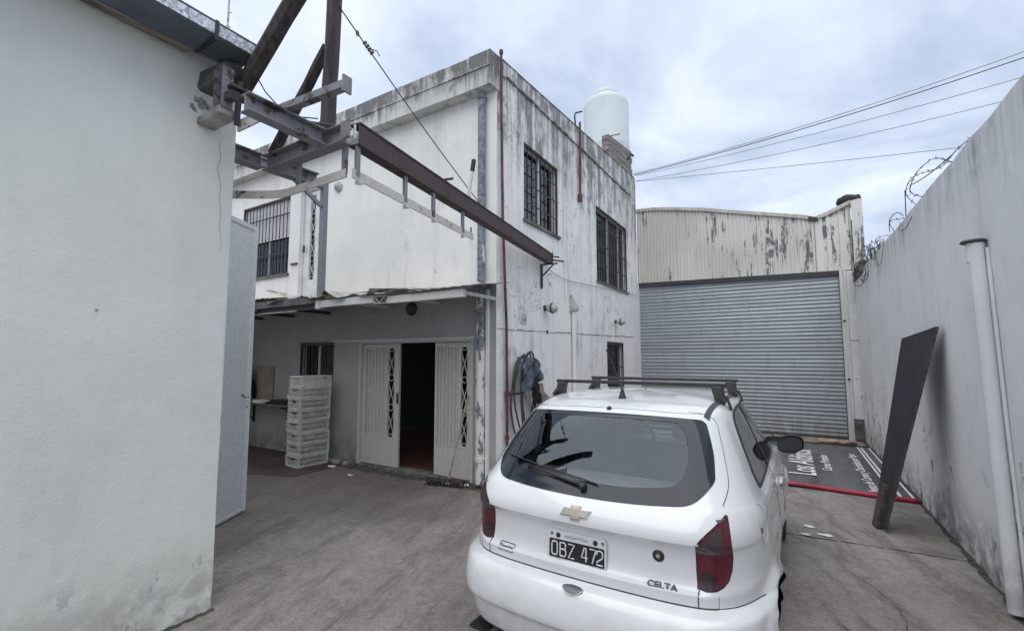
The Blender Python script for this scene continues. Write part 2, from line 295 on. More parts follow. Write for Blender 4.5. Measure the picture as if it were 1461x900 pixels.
# ------------------------------------------------------------------ helpers
ORG = {}
def tag(o, label=None, cat=None, group=None, kind=None):
    if label: o['label'] = label
    if cat: o['category'] = cat
    if group: o['group'] = group
    if kind: o['kind'] = kind
    return o
def thing(name, label, cat, loc=(0, 0, 0), group=None, rz=0):
    o = bpy.data.objects.new(name, None); COL.objects.link(o); o.location = loc; o.rotation_euler = (0, 0, rz); o.empty_display_size = .1
    ORG[o] = Vector(loc); return tag(o, label, cat, group)
class MB:
    def __init__(s): s.v = []; s.f = []
    def add(s, vs, fs):
        b = len(s.v); s.v += [Vector(p) for p in vs]; s.f += [tuple(b + i for i in f) for f in fs]; return s
    def box(s, x0, x1, y0, y1, z0, z1):
        return s.add([(x0, y0, z0), (x1, y0, z0), (x1, y1, z0), (x0, y1, z0), (x0, y0, z1), (x1, y0, z1), (x1, y1, z1), (x0, y1, z1)],
                     [(0, 3, 2, 1), (4, 5, 6, 7), (0, 1, 5, 4), (1, 2, 6, 5), (2, 3, 7, 6), (3, 0, 4, 7)])
    def obox(s, a, b, w, h, up=(0, 0, 1)):
        """bar from a to b, w wide, h high"""
        a, b = Vector(a), Vector(b); d = (b - a).normalized(); u = Vector(up)
        if abs(d.dot(u)) > .97: u = Vector((0, 1, 0))
        r = d.cross(u).normalized(); u = r.cross(d).normalized(); vs = []
        for p in (a, b):
            for i, j in ((-1, -1), (1, -1), (1, 1), (-1, 1)): vs.append(p + r * i * w / 2 + u * j * h / 2)
        return s.add(vs, [(0, 1, 2, 3), (7, 6, 5, 4), (0, 4, 5, 1), (1, 5, 6, 2), (2, 6, 7, 3), (3, 7, 4, 0)])
    def prism(s, pts, ext):
        n = len(pts); e = Vector(ext); p = [Vector(q) for q in pts]
        return s.add(p + [q + e for q in p], [tuple(range(n - 1, -1, -1)), tuple(range(n, 2 * n))] + [(i, (i + 1) % n, n + (i + 1) % n, n + i) for i in range(n)])
    def tube(s, path, r, n=8, cap=True, closed=False):
        P = [Vector(p) for p in path]; L = len(P); rr = r if isinstance(r, (list, tuple)) else [r] * L
        prev = None; base = len(s.v)
        for i, p in enumerate(P):
            if closed: d = (P[(i + 1) % L] - P[i - 1])
            else: d = P[min(i + 1, L - 1)] - P[max(i - 1, 0)]
            d = d.normalized() if d.length > 1e-9 else Vector((0, 0, 1))
            if prev is None: u = d.orthogonal().normalized()
            else:
                u = prev - d * prev.dot(d); u = u.normalized() if u.length > 1e-6 else d.orthogonal().normalized()
            prev = u; w = d.cross(u)
            for k in range(n): a = 2 * math.pi * k / n; s.v.append(p + (u * math.cos(a) + w * math.sin(a)) * rr[i])
        for i in range(L if closed else L - 1):
            j = (i + 1) % L
            for k in range(n): s.f.append((base + i * n + k, base + i * n + (k + 1) % n, base + j * n + (k + 1) % n, base + j * n + k))
        if cap and not closed:
            s.f.append(tuple(base + k for k in range(n - 1, -1, -1))); s.f.append(tuple(base + (L - 1) * n + k for k in range(n)))
        return s
    def lathe(s, prof, c=(0, 0, 0), n=24, axis='z'):
        base = len(s.v); c = Vector(c)
        for (r, h) in prof:
            for k in range(n):
                a = 2 * math.pi * k / n; p = {'z': (r * math.cos(a), r * math.sin(a), h), 'y': (r * math.cos(a), h, r * math.sin(a)), 'x': (h, r * math.cos(a), r * math.sin(a))}[axis]
                s.v.append(c + Vector(p))
        for i in range(len(prof) - 1):
            for k in range(n): s.f.append((base + i * n + k, base + i * n + (k + 1) % n, base + (i + 1) * n + (k + 1) % n, base + (i + 1) * n + k))
        return s
    def grid(s, rows):
        base = len(s.v); nr, nc = len(rows), len(rows[0])
        for r in rows: s.v += [Vector(p) for p in r]
        for i in range(nr - 1):
            for j in range(nc - 1): s.f.append((base + i * nc + j, base + i * nc + j + 1, base + (i + 1) * nc + j + 1, base + (i + 1) * nc + j))
        return s
    def build(s, name, mat, parent=None, smooth=False, bevel=0, jit=0, fixn=True, autos=None, loc=None):
        if jit: s.v = [p + Vector((random.uniform(-jit, jit), random.uniform(-jit, jit), random.uniform(-jit, jit))) for p in s.v]
        if parent is not None: og = ORG.get(parent, Vector())
        elif loc is not None: og = Vector(loc)
        else:
            xs = [p.x for p in s.v]; ys = [p.y for p in s.v]; og = Vector(((min(xs) + max(xs)) / 2, (min(ys) + max(ys)) / 2, min(p.z for p in s.v)))
        me = bpy.data.meshes.new(name); me.from_pydata([p - og for p in s.v], [], s.f)
        if bevel or fixn:
            bm = bmesh.new(); bm.from_mesh(me)
            if fixn: bmesh.ops.recalc_face_normals(bm, faces=bm.faces)
            if bevel:
                es = [e for e in bm.edges if len(e.link_faces) == 2 and e.calc_face_angle(0) > .5]
                bmesh.ops.bevel(bm, geom=es, offset=bevel, segments=1, affect='EDGES', clamp_overlap=True)
            bm.to_mesh(me); bm.free()
        if smooth: me.polygons.foreach_set('use_smooth', [True] * len(me.polygons))
        me.update()
        if smooth and autos: 
            try: me.set_sharp_from_angle(angle=R(autos))
            except Exception: pass
        o = bpy.data.objects.new(name, me); COL.objects.link(o)
        me.materials.append(M[mat] if isinstance(mat, str) else mat)
        if parent is not None: o.parent = parent; ORG[o] = og
        else: o.location = og; ORG[o] = og
        return o
def copy_tree(o, parent=None, keep=()):
    c = o.copy(); COL.objects.link(c); c.parent = parent; ORG[c] = ORG.get(o, Vector())
    for ch in list(o.children): copy_tree(ch, c)
    return c
def cr_spline(pts, n):
    P = [Vector(p) for p in pts]; o = []
    for i in range(len(P) - 1):
        p0 = P[max(i - 1, 0)]; p1 = P[i]; p2 = P[i + 1]; p3 = P[min(i + 2, len(P) - 1)]
        for k in range(n):
            t = k / n; o.append(.5 * ((2 * p1) + (p2 - p0) * t + (2 * p0 - 5 * p1 + 4 * p2 - p3) * t * t + (3 * p1 - p0 - 3 * p2 + p3) * t ** 3))
    o.append(P[-1]); return o
def text(name, body, size, mat, parent, mtx, extrude=.002, sx=1.0, align='CENTER', bold=0.0):
    cu = bpy.data.curves.new(name, 'FONT'); cu.body = body; cu.size = size; cu.extrude = extrude; cu.align_x = align; cu.align_y = 'CENTER' if align == 'CENTER' else 'BOTTOM_BASELINE'; cu.resolution_u = 3; cu.offset = bold
    t = bpy.data.objects.new(name, cu); COL.objects.link(t); dg = bpy.context.evaluated_depsgraph_get()
    me = bpy.data.meshes.new_from_object(t.evaluated_get(dg)); bpy.data.objects.remove(t)
    og = ORG.get(parent, Vector()); me.transform(Matrix.Translation(-og) @ mtx @ Matrix.Diagonal((sx, 1, 1, 1)))
    me.materials.clear(); me.materials.append(M[mat]); o = bpy.data.objects.new(name, me); COL.objects.link(o); o.parent = parent; ORG[o] = og; return o
def basis(o, x, y, z):
    m = Matrix((x, y, z)).transposed().to_4x4(); m.translation = Vector(o); return m

# wall with openings: P(u, v, d) maps wall coords (d = outward) to world
def wall(P, u0, u1, v0, v1, ops, th, top=None, nsub=1.2):
    us = {u0, u1}; vs = {v0, v1}
    for a, b, c, d in ops: us |= {a, b}; vs |= {c, d}
    def fill(s):
        s = sorted(s); o = []
        for a, b in zip(s, s[1:]):
            n = max(1, int((b - a) / nsub)); o += [a + (b - a) * i / n for i in range(n)]
        return o + [s[-1]]
    us, vs = fill(us), fill(vs); m = MB(); tp = top or (lambda u: v1)
    def V(u, v): return v if v < v1 - 1e-6 else tp(u)
    for a, b in zip(us, us[1:]):
        for c, d in zip(vs, vs[1:]):
            cu, cv = (a + b) / 2, (c + d) / 2
            if any(o[0] < cu < o[1] and o[2] < cv < o[3] for o in ops): continue
            for dd in (0, -th): m.add([P(a, V(a, c), dd), P(b, V(b, c), dd), P(b, V(b, d), dd), P(a, V(a, d), dd)], [(0, 1, 2, 3) if dd == 0 else (3, 2, 1, 0)])
    def rim(u, v, u2, v2): m.add([P(u, v, 0), P(u2, v2, 0), P(u2, v2, -th), P(u, v, -th)], [(0, 1, 2, 3)])
    for a, b, c, d in ops: rim(a, c, a, d); rim(a, d, b, d); rim(b, d, b, c); rim(b, c, a, c)
    for a, b in zip(us, us[1:]): rim(a, V(a, v1), b, V(b, v1))
    rim(u0, v0, u0, tp(u0)); rim(u1, v0, u1, tp(u1))
    return m
FY, RX = 4.92, -3.219
PF = lambda u, v, d: Vector((u, FY - d, v))
PR = lambda u, v, d: Vector((RX + d, u, v))
def pbox(m, P, u0, u1, v0, v1, d0, d1):
    vs = [P(u, v, d) for d in (d0, d1) for (u, v) in ((u0, v0), (u1, v0), (u1, v1), (u0, v1))]
    return m.add(vs, [(0, 3, 2, 1), (4, 5, 6, 7), (0, 1, 5, 4), (1, 2, 6, 5), (2, 3, 7, 6), (3, 0, 4, 7)])

# ------------------------------------------------------------------ ground and setting
def struct(m, name, mat, **k): o = m.build(name, mat, **k); o['kind'] = 'structure'; return o
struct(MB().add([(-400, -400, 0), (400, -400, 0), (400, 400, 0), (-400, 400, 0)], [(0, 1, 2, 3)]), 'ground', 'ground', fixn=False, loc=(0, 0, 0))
struct(MB().grid([[(-9.3, 3.55, .004), (-7, 3.6, .004), (-5.95, 3.95, .004)], [(-9.3, 4.915, .004), (-7, 4.915, .004), (-5.95, 4.915, .004)]]), 'red_tiled_floor', 'tile_floor', fixn=False)
def ribbon(path, w, z=.004, wob=0.0, n=10):
    P = cr_spline([(p[0], p[1], z) for p in path], n); a = []; b = []
    for i, p in enumerate(P):
        d = (P[min(i + 1, len(P) - 1)] - P[max(i - 1, 0)]).normalized(); nn = Vector((-d.y, d.x, 0)); ww = w / 2 * (1 + random.uniform(-.6, .6))
        q = p + nn * random.uniform(-wob, wob); a.append(q + nn * ww); b.append(q - nn * ww)
    return MB().grid([a, b])
struct(ribbon([(-1.9, 5.05), (-.6, 5.12), (.04, 5.16), (.6, 5.2), (1.21, 5.225)], .016, .004, .006, 14), 'concrete_joint', 'joint', fixn=False)
for q_ in ([(.2, 3.6), (.5, 3.2), (.9, 3.3), (1.2, 3.1)], [(.35, 4.5), (.55, 4.0), (.5, 3.5)]):
    struct(ribbon(q_, .004, .004, .012, 12), 'concrete_crack', 'joint', fixn=False)
struct(ribbon([(-6.4, 4.83), (-5.8, 4.80), (-5.0, 4.78), (-4.2, 4.80), (-3.3, 4.83)], .16, .005, .02, 16), 'wall_foot_gutter', 'tidemark', fixn=False)
struct(ribbon([(1.215, -1), (1.21, 2), (1.205, 4.6), (1.215, 7), (1.21, 11.4)], .045, .004, .012, 24), 'wall_foot_gutter', 'tidemark', fixn=False)
struct(ribbon([(-3.30, -2), (-3.305, 0), (-3.30, 1.2), (-3.305, 1.66)], .03, .004, .008, 16), 'wall_foot_gutter', 'tidemark', fixn=False)

# ------------------------------------------------------------------ left building
lb = thing('plastered_building', 'pale plastered building wall filling the left edge, under a galvanised gutter', 'building', (-5.5, -1.5, 0))
LX, LY = -3.325, 1.655
m = MB(); rows = []
zs = [0, .25, .5, .8, 1.2, 1.7, 2.2, 2.7, 3.1, 3.4, 3.7]; ys = [-5 + .35 * i for i in range(20)] + [LY]
for z in zs: rows.append([(LX + random.uniform(-.004, .004), y - (0 if y < LY else random.uniform(0, .022)), z) for y in ys])
m.grid(rows)
e = [r[-1] for r in rows]; m.grid([[p for p in e], [(-8.5, LY - .004, z) for z in zs]])
m.add([(LX, -5, 3.7), (LX, LY, 3.7), (-8.5, LY, 3.7), (-8.5, -5, 3.7)], [(0, 1, 2, 3)])
m.add([(LX, -5, 0), (-8.5, -5, 0), (-8.5, -5, 3.7), (LX, -5, 3.7)], [(0, 1, 2, 3)]); m.add([(-8.5, -5, 0), (-8.5, LY, 0), (-8.5, LY, 3.7), (-8.5, -5, 3.7)], [(0, 1, 2, 3)])
m.build('wall', 'left_plaster', lb, smooth=True, autos=40)
# plaster crack, a thin broken ribbon in the surface
pts = []; y, z = 1.545, 3.16
while z > 2.35: pts.append((LX + .006, y, z)); z -= random.uniform(.03, .07); y += random.uniform(-.016, .015)
MB().tube(pts, .0012, 4).build('crack', 'old_concrete', lb)
# roof sheet, gutter
MB().add([(-3.02, -5, 3.765), (-3.02, 1.62, 3.765), (-8.6, 1.72, 4.7), (-8.6, -5, 4.7), (-3.02, -5, 3.78), (-3.02, 1.62, 3.78), (-8.6, 1.72, 4.715), (-8.6, -5, 4.715)],
         [(0, 1, 2, 3), (4, 7, 6, 5), (0, 4, 5, 1), (1, 5, 6, 2)]).build('roof_sheet', 'gutter_dark', lb)
g = MB().prism([(-2.965, -5, 3.655), (-3.0, -5, 3.655), (-3.2, -5, 3.64), (-3.2, -5, 3.72), (-3.19, -5, 3.72), (-3.19, -5, 3.655), (-3.0, -5, 3.668), (-2.975, -5, 3.668), (-2.975, -5, 3.735), (-2.965, -5, 3.735)], (0, 6.57, 0)).build('gutter', 'gutter_dark', lb)
MB().box(-2.962, -2.957, -5, 1.575, 3.662, 3.738).build('gutter_face', 'galv', g)
MB().tube([(-2.962, -5, 3.742), (-2.962, 1.58, 3.742)], .009, 8).build('gutter_bead', 'gutter_dark', g)
for y in (-1.1, -.1, 1.31): MB().box(-3.21, -2.95, y, y + .022, 3.632, 3.640).box(-2.955, -2.945, y, y + .022, 3.62, 3.75).build('gutter_strap', 'bars', g, jit=.001)
for dx, w, z0, l0 in ((-3.235, .055, 3.665, 1.46), (-3.29, .045, 3.675, 1.50)):
    P = [(dx + random.uniform(-.008, .008), -5 + k * .45 if k < 15 else l0, z0 + random.uniform(-.006, .006)) for k in range(15)]
    q = MB()
    for a, b in zip(P, P[1:]): q.obox(a, b, w, .04)
    q.build('eave_batten', 'eave_timber', lb)
# rubble socket and concrete ledge that carries the hoist
MB().add([(LX - .02, 1.40, 3.60), (-3.10, 1.43, 3.62), (-3.06, 1.55, 3.64), (LX - .02, 1.60, 3.63), (LX - .02, 1.38, 3.44), (-3.16, 1.45, 3.53), (-3.12, 1.56, 3.54), (LX - .02, 1.57, 3.44)],
         [(0, 1, 2, 3), (4, 7, 6, 5), (0, 4, 5, 1), (1, 5, 6, 2), (2, 6, 7, 3)]).build('broken_corbel', 'dark_concrete', lb, bevel=.02, jit=.006)
MB().box(LX - .03, -3.03, 1.395, 1.515, 3.215, 3.27).build('concrete_ledge', 'old_concrete', lb, bevel=.008, jit=.003)
for k in range(9):
    yy = 1.40 + random.uniform(-.05, .06); zz = 3.33 + random.uniform(-.05, .08); w = random.uniform(.015, .035)
    MB().box(LX - .01, LX + random.uniform(.006, .018), yy, yy + w, zz, zz + w * 1.3).build('plaster_flake', 'old_concrete', lb, jit=.006)

# grey metal gate leaf standing open behind the corner
A, B = Vector((-4.55, 1.84, 0)), Vector((-5.09, 2.80, 0))
gd = thing('metal_gate_leaf', 'tall smooth grey metal gate leaf standing open behind the left corner', 'gate', tuple((A + B) / 2))
d = (B - A).normalized(); nrm = Vector((-d.y, d.x, 0)); nrm = nrm if nrm.x > 0 else -nrm
up = lambda p, z: Vector((p.x, p.y, z))
MB().obox(up(A, 1.56), up(B - d * .035, 1.56), .03, 3.02).build('panel', 'grey_door', gd)
q = MB().obox(up(B - d * .03, .03), up(B - d * .03, 3.1), .065, .05).obox(up(A, 3.085), up(B, 3.10), .05, .05).obox(up(A, .035), up(B, .035), .045, .03)
q.build('frame', 'grey_door', gd)
lk = B - d * .12 + nrm * .017
for i in range(10): c = lk + Vector((random.uniform(-.03, .03), random.uniform(-.05, .05), 1.18 + random.uniform(-.09, .09))); MB().obox(c, c + nrm * .004, random.uniform(.012, .024), random.uniform(.012, .02)).build('rust_chip', 'dark_steel', gd)
MB().obox(up(B, 1.12), up(B, 1.24), .05, .06).obox(up(B + d * .02, 1.17), up(B + d * .06, 1.17), .02, .02).build('latch', 'dark_steel', gd)

# ------------------------------------------------------------------ two-storey house
hs = thing('two_storey_house', 'weathered white two storey house with barred windows and stained parapet', 'house', (-7.5, 8, 0))
Fops = [(-9.44, -7.83, 3.21, 4.69), (-7.51, -6.88, 2.66, 4.73), (-7.36, -6.44, 1.25, 1.92), (-5.81, -3.575, 0, 1.915)]
wall(PF, -12, RX - .001, 2.62, 5.275, [o for o in Fops if o[3] > 2.6], .2).build('front_wall', 'front_plaster', hs, fixn=False)
wall(PF, -12, RX - .001, 0, 2.618, [o for o in Fops if o[3] < 2.6], .2).build('front_wall', 'lower_plaster_shaded', hs, fixn=False)['label'] = 'greyer lower front wall, its colour darkened to deepen the awning shade'
Rops = [(5.655, 6.825, 3.69, 4.86), (8.625, 10.68, 3.215, 4.77), (9.15, 10.29, .9, 2.0)]
ptop = lambda u: 5.76 + max(0, u - 4.72) * .083
wall(PR, FY + .002, 11.55, 0, 6.0, Rops, .2, ptop).build('side_wall', 'side_plaster', hs, fixn=False)
# parapet / cornice band over the front, slightly proud
m = MB()
for i in range(11):
    x0, x1 = -12 + i * .798, -12 + (i + 1) * .798; m.box(x0, x1, 4.735 + random.uniform(-.004, .004), 5.1, 5.277, 5.752 + random.uniform(-.006, .006))
m.build('cornice', 'parapet', hs, bevel=0)
MB().box(-12, RX + .004, 4.722, 4.733, 5.53, 5.56).build('cornice_line', 'parapet', hs, jit=.004)
MB().prism([(RX + .012, 4.735, 5.28), (RX + .012, 5.06, 5.28), (RX + .012, 5.06, 5.785), (RX + .012, 4.735, 5.757)], (-.35, 0, 0)).build('cornice_end', 'parapet', hs)
# parapet coping of the side and the projecting string course
q = MB()
for i in range(16):
    a, b = 5.06 + i * .4, 5.06 + (i + 1) * .4; q.add([PR(a, ptop(a), .012), PR(b, ptop(b), .012), PR(b, ptop(b), -.21), PR(a, ptop(a), -.21), PR(a, ptop(a) + .012, .008), PR(b, ptop(b) + .012, .008), PR(b, ptop(b) + .012, -.2), PR(a, ptop(a) + .012, -.2)], [(0, 3, 2, 1), (4, 5, 6, 7), (0, 1, 5, 4), (2, 3, 7, 6)])
q.build('coping', 'parapet', hs, jit=.004)
P = []
for i in range(40): y = 5.0 + i * .154; P.append((RX + .012, y, 5.585 + (y - 5.0) * .021 + random.uniform(-.01, .01)))
P[0] = (RX + .012, 4.97, 5.50)
MB().tube(P, [random.uniform(.012, .026) for _ in P], 6).build('string_course', 'parapet', hs)
MB().box(-12, RX - .2, 5.12, 11.5, 5.2, 5.3).build('roof', 'old_concrete', hs)
# block wall on top of the roof in front of the tank
q = []
zb = lambda y: ptop(y) + .013; zt = lambda y: 6.66 + (y - 9.49) * .165
for row in range(4):
    for k in range(5):
        a = 9.49 + k * .385 - (.19 if row % 2 else 0); b = a + .375; a = max(a, 9.49); b = min(b, 11.3)
        lo = lambda y: zb(y) + (zt(y) - zb(y)) * row / 4; hi = lambda y: zb(y) + (zt(y) - zb(y)) * (row + 1) / 4 - .012
        if b - a < .05: continue
        MB().prism([(RX + .005, a, lo(a)), (RX + .005, b, lo(b)), (RX + .005, b, hi(b)), (RX + .005, a, hi(a))], (-.16, 0, 0)).build('block', 'concrete_block', hs, jit=.003)
MB().tube([(RX - .05, 9.7, 6.7), (RX + .12, 9.95, 6.82)], .012, 6).build('rebar', 'bars', hs)
# interior rooms, their unlit darkness put into near-black walls
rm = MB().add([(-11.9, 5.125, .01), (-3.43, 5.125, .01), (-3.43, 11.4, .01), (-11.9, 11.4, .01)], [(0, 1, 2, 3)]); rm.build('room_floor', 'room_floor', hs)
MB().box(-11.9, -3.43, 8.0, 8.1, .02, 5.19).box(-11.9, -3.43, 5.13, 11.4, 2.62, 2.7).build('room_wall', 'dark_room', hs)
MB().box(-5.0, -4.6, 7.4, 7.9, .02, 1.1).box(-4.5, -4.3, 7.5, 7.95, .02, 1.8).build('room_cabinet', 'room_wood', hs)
# small wall features
MB().tube([(RX + .004, 4.95 + i * .15 if i else 4.95, 2.03 + .022 * i * .15 + random.uniform(-.01, .01)) for i in range(42)], [random.choice((.002, .004, .006)) for _ in range(42)], 5).build('floor_line_crack', 'joint', hs)

def window(name, P, u0, u1, v0, v1, nv, hz, mull, sill=True, curtain=None, roller=None, glazed=True, label=None, th=.2, wide=.012):
    """barred window as a part: frame (children: bars, panes, ...)"""
    f = MB()
    for a, b, c, d_ in ((u0, u0 + .035, v0, v1), (u1 - .035, u1, v0, v1), (u0 + .035, u1 - .035, v0, v0 + .035), (u0 + .035, u1 - .035, v1 - .035, v1)): pbox(f, P, a, b, c, d_, -.13, -.075)
    w = f.build(name, 'white_frame', hs); 
    if label: w['label'] = label
    for mu in mull: pbox(MB(), P, mu - .022, mu + .022, v0 + .035, v1 - .035, -.125, -.08).build('mullion', 'white_frame', w)
    ed = [u0 + .035] + list(mull) + [u1 - .035]
    for a, b in zip(ed, ed[1:]): pbox(MB(), P, a + .001, b - .001, v0 + .036, v1 - .036, -.112, -.106).build('pane', 'pane', w)
    if curtain:
        a, b = curtain; n = 24; rows = [[P(a + (b - a) * i / n, v, -.17 - .012 * math.sin(i * 1.9) - .006 * math.sin(i * .7)) for i in range(n + 1)] for v in (v0 + .03, v1 - .03)]
        MB().grid(rows).build('curtain', 'curtain', w, smooth=True)
    g = MB()
    for a, b, c, d_ in ((u0, u0 + .022, v0 + .01, v1 - .01), (u1 - .022, u1, v0 + .01, v1 - .01), (u0 + .022, u1 - .022, v0 + .01, v0 + .03), (u0 + .022, u1 - .022, v1 - .03, v1 - .01)): pbox(g, P, a, b, c, d_, -.035, -.01)
    g.build('bar_frame', 'bars', w)
    for i in range(nv): u = u0 + (u1 - u0) * (i + 1) / (nv + 1); MB().obox(P(u, v0 + .02, -.02), P(u, v1 - .02, -.02), wide, wide).build('bar', 'bars', w)
    for h in hz: v = v0 + (v1 - v0) * h; MB().obox(P(u0 + .01, v, -.008), P(u1 - .01, v, -.008), .006, .02).build('crossbar', 'bars', w)
    if sill: pbox(MB(), P, u0 - .03, u1 + .04, v0 - .045, v0 - .002, -.15, .035).build('sill', 'dark_concrete', w, jit=.004)
    if roller:
        n = int((v1 - roller) / .045)
        for i in range(n): v = roller + i * .045; pbox(MB(), P, u0 + .04, u1 - .04, v, v + .036, -.072, -.058).build('shutter_slat', 'shutter_plastic', w)
    return w
window('window', PR, 5.655, 6.825, 3.69, 4.86, 7, (.24, .49, .74), (6.28,), curtain=(5.7, 6.24), label='upper window nearest the house corner, brown curtain behind its left half')
window('window', PR, 8.625, 10.68, 3.215, 4.77, 13, (.24, .5, .76), (9.55, 10.3), curtain=(8.65, 9.2), label='wide upper window beside the corrugated warehouse')
window('window', PR, 9.15, 10.29, .9, 2.0, 7, (.5, .93), (), sill=False, label='small barred ground floor window behind the car roof')
window('window', PF, -9.44, -7.83, 3.21, 4.69, 13, (.28, .78), (-8.62,), roller=3.93, label='upper window with white roller blind half lowered behind bars')
window('window', PF, -7.36, -6.44, 1.25, 1.92, 7, (.92,), (-6.93,), sill=False, curtain=(-7.34, -7.0), label='small barred ground floor window above the crate stack')

def ornate(P, u0, u1, v0, v1, dd, par, n, mat='white_metal'):
    """narrow wrought panel: crossing bows with rings"""
    uc = (u0 + u1) / 2; a = (u1 - u0) / 2 - .004; h = (v1 - v0) / n
    for s_ in (-1, 1):
        for k in range(n):
            va = v0 + h * k; path = [P(uc + s_ * a * math.cos(math.pi * t / 8), va + h * t / 8, dd + .004 * s_) for t in range(9)]
            MB().tube(path, .0055, 6).build('wrought_bow', mat, par)
    for k in range(n + 1):
        v = v0 + h * k; r = a * .82
        th = range(13) if 0 < k < n else (range(7) if k == 0 else range(6, 13))
        MB().tube([P(uc + r * math.cos(math.pi * 2 * t / 12), v + r * math.sin(math.pi * 2 * t / 12), dd) for t in th], .005, 6).build('wrought_ring', mat, par)
# upper door
ud = pbox(MB(), PF, -7.47, -7.31, 2.72, 4.68, -.12, -.07); pbox(ud, PF, -7.16, -6.92, 2.72, 4.68, -.12, -.07); pbox(ud, PF, -7.31, -7.16, 2.72, 3.05, -.12, -.07); pbox(ud, PF, -7.31, -7.16, 4.60, 4.68, -.12, -.07)
ud = ud.build('balcony_door', 'white_frame', hs); ud['label'] = 'narrow white upstairs door with wrought glazed strip'
q = MB()
for a, b, c, d_ in ((-7.51, -7.475, 2.72, 4.73), (-6.915, -6.88, 2.72, 4.73), (-7.475, -6.915, 4.685, 4.73)): pbox(q, PF, a, b, c, d_, -.14, -.04)
q.build('frame', 'white_frame', ud); ornate(PF, -7.31, -7.16, 3.05, 4.60, -.08, ud, 4); pbox(MB(), PF, -7.309, -7.161, 3.051, 4.599, -.112, -.106).build('pane', 'pane', ud)
MB().obox(PF(-7.40, 3.55, -.02), PF(-7.40, 3.68, -.02), .02, .03).build('handle', 'dark_steel', ud)
pbox(MB(), PF, -7.72, -7.53, 3.35, 3.375, .002, .03).build('wall_slot', 'bars', hs)
# double metal door: two leaves
df = MB()
for a, b, c, d_ in ((-5.81, -5.765, 0, 1.915), (-3.62, -3.575, 0, 1.915), (-5.765, -3.62, 1.875, 1.915)): pbox(df, PF, a, b, c, d_, -.1, .012)
df.build('door_frame', 'door_metal', hs)
pbox(MB(), PF, -5.81, -3.575, .0, .035, -.2, .05).build('door_sill', 'dark_concrete', hs, jit=.004)
pbox(MB(), PF, -6.5, -3.55, 1.918, 1.935, .001, .012).build('door_lintel_line', 'front_plaster', hs)
def leaf(u0, u1, g0, g1, p0, p1, nr, lab):
    v0, v1 = .045, 1.868; gz0, gz1 = .47, 1.80
    m = MB()
    def B(a, b, c, d_): pbox(m, PF, a, b, c, d_, -.065, -.03)
    B(u0, p0, v0, v1); B(p1, g0, v0, v1); B(g1, u1, v0, v1); B(p0, p1, v0, .46); B(p0, p1, 1.80, v1); B(g0, g1, v0, gz0); B(g0, g1, gz1, v1)
    o = m.build('door_leaf', 'door_metal', hs, jit=.0015); o['label'] = lab
    # folded vertical ribs
    pts = []; n = nr
    for i in range(n):
        a = p0 + (p1 - p0) * i / n; w = (p1 - p0) / n
        pts += [(a, -.055), (a + w * .45, -.055), (a + w * .6, -.028), (a + w * .85, -.028)]
    pts.append((p1, -.055)); MB().grid([[PF(u, v, dd) for u, dd in pts] for v in (.46, 1.80)]).build('ribbed_sheet', 'door_metal', o)
    ornate(PF, g0, g1, gz0, gz1, -.04, o, 3); 
    pbox(MB(), PF, p0 - .01, g1 + .01, .452, .462, -.03, -.024).build('seam_strip', 'door_metal', o)
    return o
l1 = leaf(-5.76, -4.965, -5.20, -5.07, -5.68, -5.24, 6, 'left leaf of the ribbed metal double door')
l2 = leaf(-4.27, -3.625, -3.81, -3.70, -4.23, -3.85, 6, 'right leaf of the ribbed metal double door, chipped at its foot')
MB().obox(PF(-4.99, .98, -.03), PF(-4.99, 1.13, -.03), .03, .03).build('lock', 'dark_steel', l1)

# ------------------------------------------------------------------ pipes, lamps and small fixtures on the house
def pipe(name, path, r, mat, label, cat='pipe', n=14, collars=(), hooks=(), group=None, cap=None, sm=True):
    P0 = Vector(path[-1] if path[-1][2] < path[0][2] else path[0])
    t = thing(name, label, cat, tuple(P0), group)
    MB().tube(path, r, n).build('tube', mat, t, smooth=sm, autos=40)
    for (c, rr, h) in collars: MB().tube([(c[0], c[1], c[2] - h / 2), (c[0], c[1], c[2] + h / 2)], rr, n).build('collar', mat, t, smooth=True, autos=40)
    for (a, b) in hooks: MB().obox(a, b, .02, .012).build('bracket', 'dark_steel', t)
    return t
px_, py_ = -3.42, FY - .062
t = pipe('drainpipe', [(px_, py_, 5.22), (px_, py_, 2.66)], .052, 'down_up', 'upper grey drainpipe with peeling paint below the parapet', 'drainpipe', 16, [((px_, py_, 5.2), .064, .05), ((px_, py_, 3.86), .058, .07)])
t = pipe('drainpipe', [(px_, py_, 2.62), (px_, py_, .06)], .062, 'down_low', 'lower white drainpipe flaking beside the double door', 'drainpipe', 16, [((px_, py_, 2.5), .072, .06), ((px_, py_, .36), .070, .05)], [((px_ - .12, py_ + .0, 2.60), (px_ + .16, py_, 2.60))])
MB().obox((px_ + .09, py_ + .03, .05), (px_ + .09, py_ + .03, 2.55), .035, .05).build('edge_strip', 'white_pvc', t)
pipe('thin_red_pipe', [(RX + .05, 4.95, 5.83), (RX + .05, 4.96, 5.0), (RX + .048, 5.0, 3.5), (RX + .045, 5.10, 2.1), (RX + .045, 5.115, 1.2), (RX + .045, 5.12, .1)], .019, 'red_pipe', 'long thin dark red pipe running down the house corner', n=10, collars=[((RX + .05, 4.95, 5.82), .028, .05), ((RX + .045, 5.12, 1.18), .034, .06), ((RX + .045, 5.12, .62), .03, .05)])
pipe('short_red_pipe', [(RX + .045, 7.73, 6.1), (RX + .045, 7.70, 4.66)], .022, 'red_pipe', 'short thick red pipe on the wall between the two upper windows', n=10, collars=[((RX + .045, 7.70, 4.62), .042, .14)])
t = thing('vent_pipe', 'slim white vent pipe with slanted open top on the side wall', 'pipe', (RX + .05, 7.35, .1))
